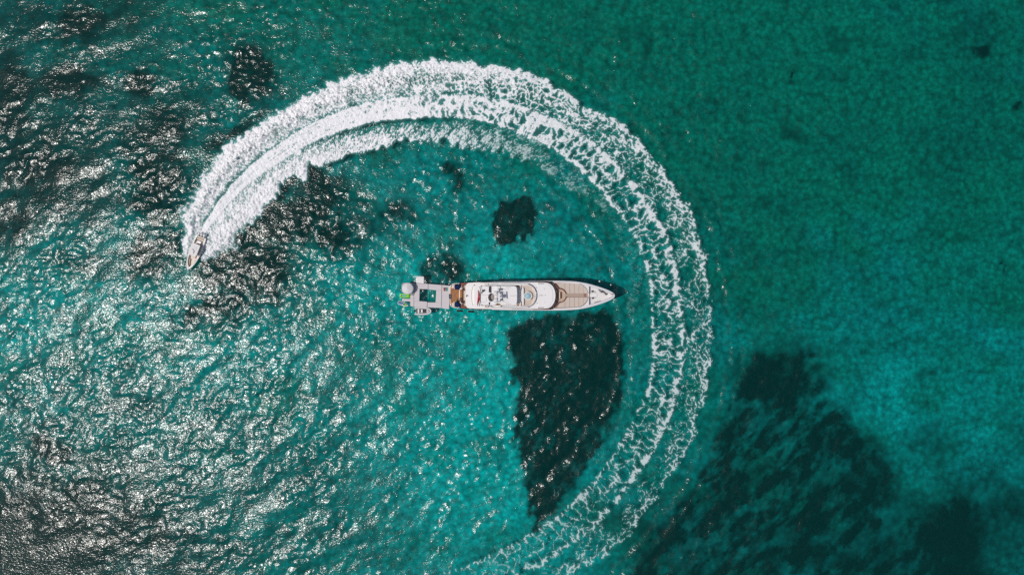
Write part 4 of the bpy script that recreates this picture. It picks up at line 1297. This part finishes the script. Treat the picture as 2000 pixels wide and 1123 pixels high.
platform('inflatable_platform', [(813, 539.2), (828.0, 540.2), (828.0, 553.8), (813, 552.8)], 0.42, INFLW, 'square white inflatable platform sticking out beside the parasol', seams=((813.6, 541.0, 827.4, 541.8),))
platform('inflatable_platform', [(801.2, 575.8), (808.2, 576.2), (808.2, 599.0), (801.2, 597.8), (801.2, 589.0), (785.0, 588.4), (785.4, 583.2), (801.2, 583.6)], 0.46, INFL,
         'T-shaped grey inflatable berth between the lime float and the jet ski')
platform('inflatable_platform', [(787.5, 552.2), (806.0, 552.4), (812.6, 554.6), (810.2, 571.0), (808.0, 574.8), (790.5, 574.4), (784.5, 570.0), (784.2, 556.0)], 0.47, mat('raft_grey', (0.36, 0.35, 0.36), 0.8, 0.15, 0.08, 1.0),
         'grey inflatable raft under the parasol')
c = W(844, 578, -0.5)
t = thing('pool_floor', (c.x, c.y, -0.6), 'smooth teal netting floor hanging in half of the sea pool', 'net')
slab('net', [(839.5, 566.4), (851.4, 567.4), (850.2, 590.2), (836, 589.6)], -0.64, -0.58, mat('teal_net', (0.10, 0.34, 0.30), 0.9, 0.1, 0.06, 2.0), t, bevel=0)
slab('hem', [(839.0, 566.2), (839.6, 566.2), (836.0, 589.8), (835.4, 589.8)], -0.6, -0.5, GREYW, t, bevel=0)

# parasol
c = W(796.2, 563.4, 2.6)
um = thing('parasol', (c.x, c.y, 0.47), 'round white eight-panel parasol standing on the inflatable raft', 'parasol')
R_, n8 = 1.72, 8
for k in range(n8):
    a0, a1 = 2 * math.pi * k / n8 + 0.2, 2 * math.pi * (k + 1) / n8 + 0.2
    bm = bmesh.new()
    rows = []
    for i in range(6):
        r = R_ * i / 5
        z = 3.15 - 0.62 * (i / 5) ** 1.25
        row = []
        for j in range(5):
            a = a0 + (a1 - a0) * j / 4
            sag = -0.05 * math.sin(math.pi * j / 4) * (i / 5)
            rr = r * (1 - 0.03 * math.sin(math.pi * j / 4))
            row.append(bm.verts.new((c.x + rr * math.cos(a), c.y + rr * math.sin(a), z + sag)))
        rows.append(row)
    for A, B in zip(rows[:-1], rows[1:]):
        for j in range(4):
            bm.faces.new((A[j], A[j + 1], B[j + 1], B[j]))
    last = rows[-1]
    low = [bm.verts.new(v.co - Vector((0, 0, 0.16))) for v in last]
    for j in range(4):
        bm.faces.new((last[j], last[j + 1], low[j + 1], low[j]))
    bmesh.ops.remove_doubles(bm, verts=bm.verts[:], dist=0.001)
    pn = link('canopy_panel', bm_mesh(bm, 'canopy_panel'), CANVAS, um, smooth=True)
    tube('rib', [(c.x, c.y, 3.12), (c.x + R_ * math.cos(a0), c.y + R_ * math.sin(a0), 2.54)], 0.018, STEEL, um, 6)
tube('pole', [(c.x, c.y, 0.47), (c.x, c.y, 3.2)], 0.04, STEEL, um, 10)
lathe('base', [(0, 0), (0.42, 0), (0.42, 0.1), (0.1, 0.16), (0, 0.16)], (c.x, c.y, 0.47), DGREY, um, 20)
lathe('finial', [(0, 0), (0.06, 0), (0.05, 0.1), (0, 0.14)], (c.x, c.y, 3.15), WHITE, um, 10)


def stadium(L_, B_, n=8, sq=0.6):
    """rounded rectangle, metres, local"""
    r = B_ * sq / 2
    o = []
    for cx_, cy_, a in ((L_ / 2 - r, B_ / 2 - r, 0), (-L_ / 2 + r, B_ / 2 - r, 90), (-L_ / 2 + r, -B_ / 2 + r, 180), (L_ / 2 - r, -B_ / 2 + r, 270)):
        for i in range(n):
            t = math.radians(a + 90 * i / (n - 1))
            o.append((cx_ + r * math.cos(t), cy_ + r * math.sin(t)))
    return o


# lime green float
c = W(790.6, 577.6, 0.3)
t = thing('inflatable_float', (c.x, c.y, 0.0), 'lime green inflatable float with a round head end beside the parasol raft', 'float', rz=-0.02)
lf = dict(px=False, local=True)
slab('body', stadium(3.1, 1.18, 8, 0.5), -0.05, 0.40, LIME, t, holes=[[(x * 1.0 - 0.3, y) for x, y in stadium(1.35, 0.55, 6, 0.5)]], bevel=0.09, **lf)
slab('seat_well', [(x - 0.3, y) for x, y in stadium(1.33, 0.53, 6, 0.5)], 0.02, 0.16, mat('float_teal', (0.12, 0.42, 0.40), 0.5, 0.3, 0.15, 4.0), t, bevel=0, **lf)
lathe('head_cushion', [(0, 0.0), (0.5, 0.0), (0.56, 0.1), (0.5, 0.2), (0.2, 0.24), (0, 0.22)], (0.98, 0.02, 0.4), LIME, t, 24, local=True)
box('handle', -1.25, 0.2, 0.2, 0.16, 0.4, 0.46, BOATW, t, **lf)
box('handle', -1.2, -0.22, 0.2, 0.16, 0.4, 0.46, MAHOG, t, **lf)
box('seat_grip', 0.45, 0.12, 0.26, 0.18, 0.4, 0.47, DGREY, t, **lf)

# jet ski
a_, b_ = W(776.6, 590.0, 0.5), W(797.8, 597.4, 0.5)
ang = math.atan2(b_.y - a_.y, b_.x - a_.x)
t = thing('jet_ski', ((a_.x + b_.x) / 2, (a_.y + b_.y) / 2, 0.0), 'white, blue and lime jet ski moored next to the T-shaped berth', 'jet ski', rz=ang)
secs = []
for x, hb, zt in ((-1.62, 0.42, 0.42), (-1.3, 0.54, 0.5), (-0.4, 0.58, 0.62), (0.5, 0.54, 0.72), (1.1, 0.36, 0.72), (1.5, 0.14, 0.66), (1.66, 0.02, 0.62)):
    secs.append([(x, hb * 0.75, zt), (x, hb, zt * 0.72), (x, hb * 0.85, 0.1), (x * 0.97, 0, -0.25), (x, -hb * 0.85, 0.1), (x, -hb, zt * 0.72), (x, -hb * 0.75, zt), (x, 0, zt + 0.03)])
loft('hull', secs, BOATW, t, local=True, close=True)
slab('footwell', [(-1.5, 0.2), (0.2, 0.27), (0.2, 0.42), (-1.5, 0.36)], 0.5, 0.66, DGREY, t, bevel=0.02, **lf)
slab('footwell', [(-1.5, -0.2), (0.2, -0.27), (0.2, -0.42), (-1.5, -0.36)], 0.5, 0.66, DGREY, t, bevel=0.02, **lf)
slab('seat', stadium(1.5, 0.36, 6, 0.6), 0.5, 1.0, BLUE, t, bevel=0.08, **lf).location.x = -0.55
slab('hood', [(0.2, 0.3), (0.8, 0.28), (1.25, 0.1), (1.25, -0.1), (0.8, -0.28), (0.2, -0.3)], 0.62, 0.92, LIME, t, bevel=0.08, **lf)
tube('handlebar', [(0.28, 0.4, 1.1), (0.4, 0.12, 1.12), (0.4, -0.12, 1.12), (0.28, -0.4, 1.1)], 0.035, BLACK, t, 8, local=True)
box('console', 0.35, 0, 0.3, 0.3, 0.9, 1.08, DGREY, t, **lf)
box('stripe', -1.45, 0.0, 0.16, 0.5, 0.5, 0.535, DGREY, t, **lf)

# rigid inflatable tender
c = W(826.5, 607.4, 0.5)
t = thing('tender', (c.x, c.y, 0.0), 'grey rigid inflatable dinghy with black outboard moored against the platform', 'dinghy', rz=math.radians(-1.0))
half = [(-2.55, 0.92), (-2.3, 0.94), (-1.0, 0.97), (0.3, 0.95), (1.2, 0.84), (1.8, 0.62), (2.15, 0.32), (2.25, 0.0)]
P = [(x, y, 0.42 + 0.05 * max(0, x)) for x, y in half] + [(x, -y, 0.42 + 0.05 * max(0, x)) for x, y in half[::-1][1:]]
Pq = np.array(P)
tt = np.linspace(0, len(P) - 1, 70)
Ps = np.stack([np.interp(tt, np.arange(len(P)), Pq[:, k]) for k in range(3)], 1)
for _ in range(4):
    Ps[1:-1] = .25 * Ps[:-2] + .5 * Ps[1:-1] + .25 * Ps[2:]
rr = [0.06, 0.15, 0.21] + [0.235] * (len(Ps) - 6) + [0.21, 0.15, 0.06]
tube('buoyancy_tube', [tuple(p) for p in Ps], rr, HYP, t, 14, local=True)
secs = []
for x, hb in ((-2.2, 0.85), (-1, 0.9), (0.4, 0.86), (1.3, 0.68), (1.9, 0.36), (2.15, 0.05)):
    secs.append([(x, hb, 0.30), (x, hb * 0.7, -0.05), (x, 0, -0.3 + 0.12 * max(0, x)), (x, -hb * 0.7, -0.05), (x, -hb, 0.30)])
loft('hull', secs, WHITE, t, local=True, close=True)
slab('floor', [(-2.2, 0.78), (0.4, 0.76), (1.3, 0.56), (1.85, 0.22), (1.85, -0.22), (1.3, -0.56), (0.4, -0.76), (-2.2, -0.78)], 0.26, 0.315, MGREY, t, bevel=0, **lf)
box('transom', -2.12, 0, 0.12, 1.5, 0.2, 0.72, WHITE, t, **lf)
box('rear_seat', -1.35, 0, 0.45, 1.3, 0.315, 0.68, BOATW, t, bevel=0.05, **lf)
box('seat_cushion', -1.1, 0, 0.26, 1.2, 0.315, 0.60, DGREY, t, bevel=0.04, **lf)
box('steering_console', -0.35, 0.0, 0.5, 0.85, 0.315, 0.98, BOATW, t, bevel=0.06, **lf)
box('dashboard', -0.62, 0.0, 0.1, 0.7, 0.7, 1.0, DGREY, t, **lf)
box('driver_seat', 0.32, 0.0, 0.85, 0.95, 0.315, 0.62, mat('dark_seat', (0.05, 0.05, 0.065), 0.7, 0.2, 0.15, 3), t, bevel=0.08, **lf)
tube('steering_wheel', [(-0.66 - 0.06 * math.cos(a), 0.2 * math.cos(a), 1.0 + 0.16 * math.sin(a)) for a in np.linspace(0, 2 * math.pi, 14, endpoint=False)], 0.025, BLACK, t, 6, local=True, closed=True)
slab('bow_locker', [(1.05, 0.5), (1.5, 0.36), (1.75, 0.14), (1.75, -0.14), (1.5, -0.36), (1.05, -0.5)], 0.315, 0.55, HYP, t, bevel=0.05, **lf)
lathe('bow_cleat', [(0, 0), (0.12, 0), (0.1, 0.08), (0, 0.1)], (1.4, 0, 0.55), DGREY, t, 10, local=True)
eng = loft('outboard_motor', [[(x, w * math.cos(a), z + h * math.sin(a)) for a in np.linspace(0, 2 * math.pi, 12, endpoint=False)] for x, w, h, z in ((-2.75, 0.1, 0.1, 0.9), (-2.68, 0.2, 0.2, 0.92), (-2.4, 0.24, 0.25, 0.95), (-2.15, 0.2, 0.22, 0.95), (-2.05, 0.08, 0.08, 0.95))], BLACK, t, local=True, close=True)
box('leg', -2.42, 0, 0.22, 0.14, -0.5, 0.8, BLACK, eng, **lf)
tube('grab_rail', [(-1.7, 0.7, 0.3), (-1.7, 0.7, 1.05), (-1.7, -0.7, 1.05), (-1.7, -0.7, 0.3)], 0.05, WHITE, t, 8, local=True)

# sea scooters on the jetty
for px, m, lab in ((867.8, RED, 'small red sea scooter lying on the grey jetty'), (872.0, AQUA, 'small aqua green sea scooter lying on the grey jetty')):
    c = W(px, 565.4, 0.75)
    t = thing('sea_scooter', (c.x, c.y, 0.62), lab, 'sea scooter', 'sea scooters on the jetty', math.radians(-84))
    secs = []
    for x, w, h in ((-0.55, 0.10, 0.08), (-0.48, 0.17, 0.13), (-0.2, 0.22, 0.18), (0.15, 0.24, 0.19), (0.42, 0.17, 0.14), (0.55, 0.06, 0.06)):
        secs.append([(x, w * math.cos(a), 0.19 + h * math.sin(a)) for a in np.linspace(0, 2 * math.pi, 12, endpoint=False)])
    loft('body', secs, m, t, local=True, close=True)
    for sg in (-1, 1):
        tube('handle', [(-0.3, 0.2 * sg, 0.22), (-0.42, 0.3 * sg, 0.24), (-0.56, 0.26 * sg, 0.22)], 0.035, DGREY, t, 8, local=True)
    lathe('display', [(0, 0), (0.09, 0), (0.09, 0.03), (0, 0.035)], (-0.28, 0, 0.34), DGREY, t, 12, local=True)

# buoys off the bow
for px, py, r, lab in ((1171.0, 549.4, 0.26, 'pinkish white mooring buoy near the yacht bow, larger of the two'), (1193.0, 556.3, 0.21, 'small white mooring buoy ahead of the yacht bow')):
    c = W(px, py, 0.2)
    t = thing('mooring_buoy', (c.x, c.y, 0.1), lab, 'buoy', 'mooring buoys off the bow')
    lathe('ball', [(0, r)] + [(r * math.sin(a), r * math.cos(a)) for a in np.linspace(0.2, 2.9, 12)] + [(0, -r)], (c.x, c.y, 0.14), INFLW, t, 18)
    tube('ring', [(c.x + 0.07 * math.cos(a), c.y, 0.17 + r + 0.07 * math.sin(a)) for a in np.linspace(0, 2 * math.pi, 10, endpoint=False)], 0.018, STEEL, t, 6, closed=True)

# ------------------------------------------------------------------ speedboat at the head of the wake
st_, bw_ = W(392.8, 462.5, 1.1), W(367.4, 525.5, 1.4)
sb = thing('speedboat', (st_.x, st_.y, 0.0), 'cream centre-console speedboat with white hard top heading the foam trail', 'speedboat', rz=math.atan2(bw_.y - st_.y, bw_.x - st_.x))
sb.scale = (1.04, 1.14, 1.0)
LB = math.hypot(bw_.x - st_.x, bw_.y - st_.y)
stn = [(0, 1.28, 1.05), (1.0, 1.40, 1.06), (3.0, 1.50, 1.12), (5.2, 1.48, 1.22), (6.8, 1.34, 1.32), (8.0, 1.10, 1.40), (8.9, 0.80, 1.46), (9.5, 0.50, 1.50), (9.9, 0.22, 1.52), (LB, 0.03, 1.53)]
stn = [(x * LB / 10.2 if x < LB else LB, b, z) for x, b, z in stn]
secs = []
for x, b, z in stn:
    f = max(0, (x - 5) / (LB - 5))
    wl = b * (0.86 - 0.7 * f ** 2)
    secs.append([(x, b, z), (x - 0.2 * f, 0.35 * wl + 0.65 * b, z * 0.6), (x - 0.8 * f * f, wl, 0.25 + 0.4 * f), (x - 1.2 * f * f, 0, -0.35 + 0.8 * f ** 2), (x - 0.8 * f * f, -wl, 0.25 + 0.4 * f), (x - 0.2 * f, -(0.35 * wl + 0.65 * b), z * 0.6), (x, -b, z)])
loft('hull', secs, BOATW, sb, cap1=False, local=True)
# gunwale
bm = bmesh.new()
ring = []
for i, (x, b, z) in enumerate(stn):
    w_ = 0.30 + 0.12 * max(0, (x - 6) / 4)
    bi = max(b - w_, 0.0)
    xi = x - (0.6 * max(0, (x - 8.0) / 2.2))
    ring.append(((x, b, z), (xi, bi, z + 0.015), (xi, bi, 0.62)))
for sg in (1, -1):
    vs = [[bm.verts.new((p[0], sg * p[1], p[2])) for p in r] for r in ring]
    for A, B in zip(vs[:-1], vs[1:]):
        for k in range(2):
            bm.faces.new((A[k], A[k + 1], B[k + 1], B[k]))
bmesh.ops.remove_doubles(bm, verts=bm.verts[:], dist=0.002)
link('gunwale', bm_mesh(bm, 'gunwale'), BOATW, sb, local=True)
slab('cockpit_floor', [(0.1, 1.1), (3, 1.22), (5.2, 1.2), (6.8, 1.05), (8.0, 0.8), (8.9, 0.45), (9.3, 0.2), (9.3, -0.2), (8.9, -0.45), (8.0, -0.8), (6.8, -1.05), (5.2, -1.2), (3, -1.22), (0.1, -1.1)], 0.45, 0.63, DECKC, sb, bevel=0, **lf)
box('aft_bench', 0.55, 0.0, 0.5, 1.9, 0.63, 1.0, OLIVE, sb, bevel=0.06, **lf)
box('aft_bench_back', 0.18, 0, 0.2, 2.3, 0.63, 1.12, BOATW, sb, bevel=0.05, **lf)
box('bait_station', 1.65, 0.05, 0.75, 1.05, 0.63, 1.3, BOATW, sb, bevel=0.06, **lf)
box('cooler', 1.5, -0.72, 0.6, 0.35, 0.63, 1.1, DGREY, sb, bevel=0.04, **lf)
box('helm_seat', 2.5, 0, 0.5, 1.3, 0.63, 1.45, OLIVE, sb, bevel=0.06, **lf)
box('centre_console', 4.1, 0, 1.3, 1.15, 0.63, 1.75, BOATW, sb, bevel=0.08, **lf)
slab('windshield', [(4.75, 0.5), (4.85, 0.5), (4.85, -0.5), (4.75, -0.5)], 1.75, 2.15, GLASS, sb, bevel=0, **lf)
box('forward_lounge', 5.6, 0, 1.5, 1.05, 0.63, 1.1, CREAM, sb, bevel=0.08, **lf)
tt_ = slab('hard_top', [(2.25, 1.02), (2.4, 1.14), (5.2, 1.12), (5.7, 0.9), (5.7, -0.9), (5.2, -1.12), (2.4, -1.14), (2.25, -1.02)], 2.22, 2.34, WHITE2, sb, bevel=0.05, **lf)
box('hatch', 3.4, 0.1, 0.9, 0.8, 2.342, 2.38, GREYW, tt_, **lf)
tube('antenna', [(4.6, 0.35, 2.45), (4.1, -0.05, 2.6), (3.9, -0.45, 2.65)], 0.05, DGREY, tt_, 6, local=True)
lathe('radar_dome', [(0, 0), (0.26, 0), (0.28, 0.1), (0.2, 0.2), (0, 0.22)], (4.9, 0, 2.342), WHITE, tt_, 16, local=True)
for x in (2.7, 5.1):
    for sg in (-1, 1):
        tube('top_support', [(x, 0.62 * sg, 0.7), (x + 0.05, 0.85 * sg, 2.22)], 0.045, STEEL, sb, 8, local=True)
for sg in (-1, 1):
    slab('bow_seat', [(6.9, sg * 0.95), (8.0, sg * 0.72), (8.8, sg * 0.4), (9.1, sg * 0.12), (8.6, sg * 0.10), (7.8, sg * 0.35), (6.9, sg * 0.5)], 0.63, 1.05, CREAM if sg > 0 else OLIVE, sb, bevel=0.06, **lf)  # one seat in darker tan: its shade is put into the colour
    box('side_pad', 3.2, sg * 1.16, 3.4, 0.12, 0.9, 1.1, OLIVE, sb, bevel=0.03, **lf)
tube('bow_rail', [(6.2, 1.2, 1.55), (8.0, 0.95, 1.65), (9.4, 0.42, 1.72), (9.85, 0, 1.74), (9.4, -0.42, 1.72), (8.0, -0.95, 1.65), (6.2, -1.2, 1.55)], 0.025, STEEL, sb, 6, local=True)
lathe('anchor_cleat', [(0, 0), (0.1, 0), (0.08, 0.1), (0, 0.12)], (9.55, 0, 1.5), DGREY, sb, 10, local=True)
for yy in (-0.72, 0.0, 0.72):
    e = loft('outboard_motor', [[(x, yy + w * math.cos(a), z + h * math.sin(a)) for a in np.linspace(0, 2 * math.pi, 14, endpoint=False)] for x, w, h, z in ((-1.05, 0.12, 0.14, 1.25), (-0.98, 0.24, 0.28, 1.28), (-0.6, 0.29, 0.36, 1.32), (-0.28, 0.24, 0.3, 1.3), (-0.12, 0.1, 0.12, 1.28))], WHITE, sb, local=True, close=True)
    box('midsection', -0.5, yy, 0.34, 0.2, -0.3, 1.1, GREYW, e, **lf)
    box('mount', -0.08, yy, 0.24, 0.3, 0.5, 1.08, DGREY, e, **lf)
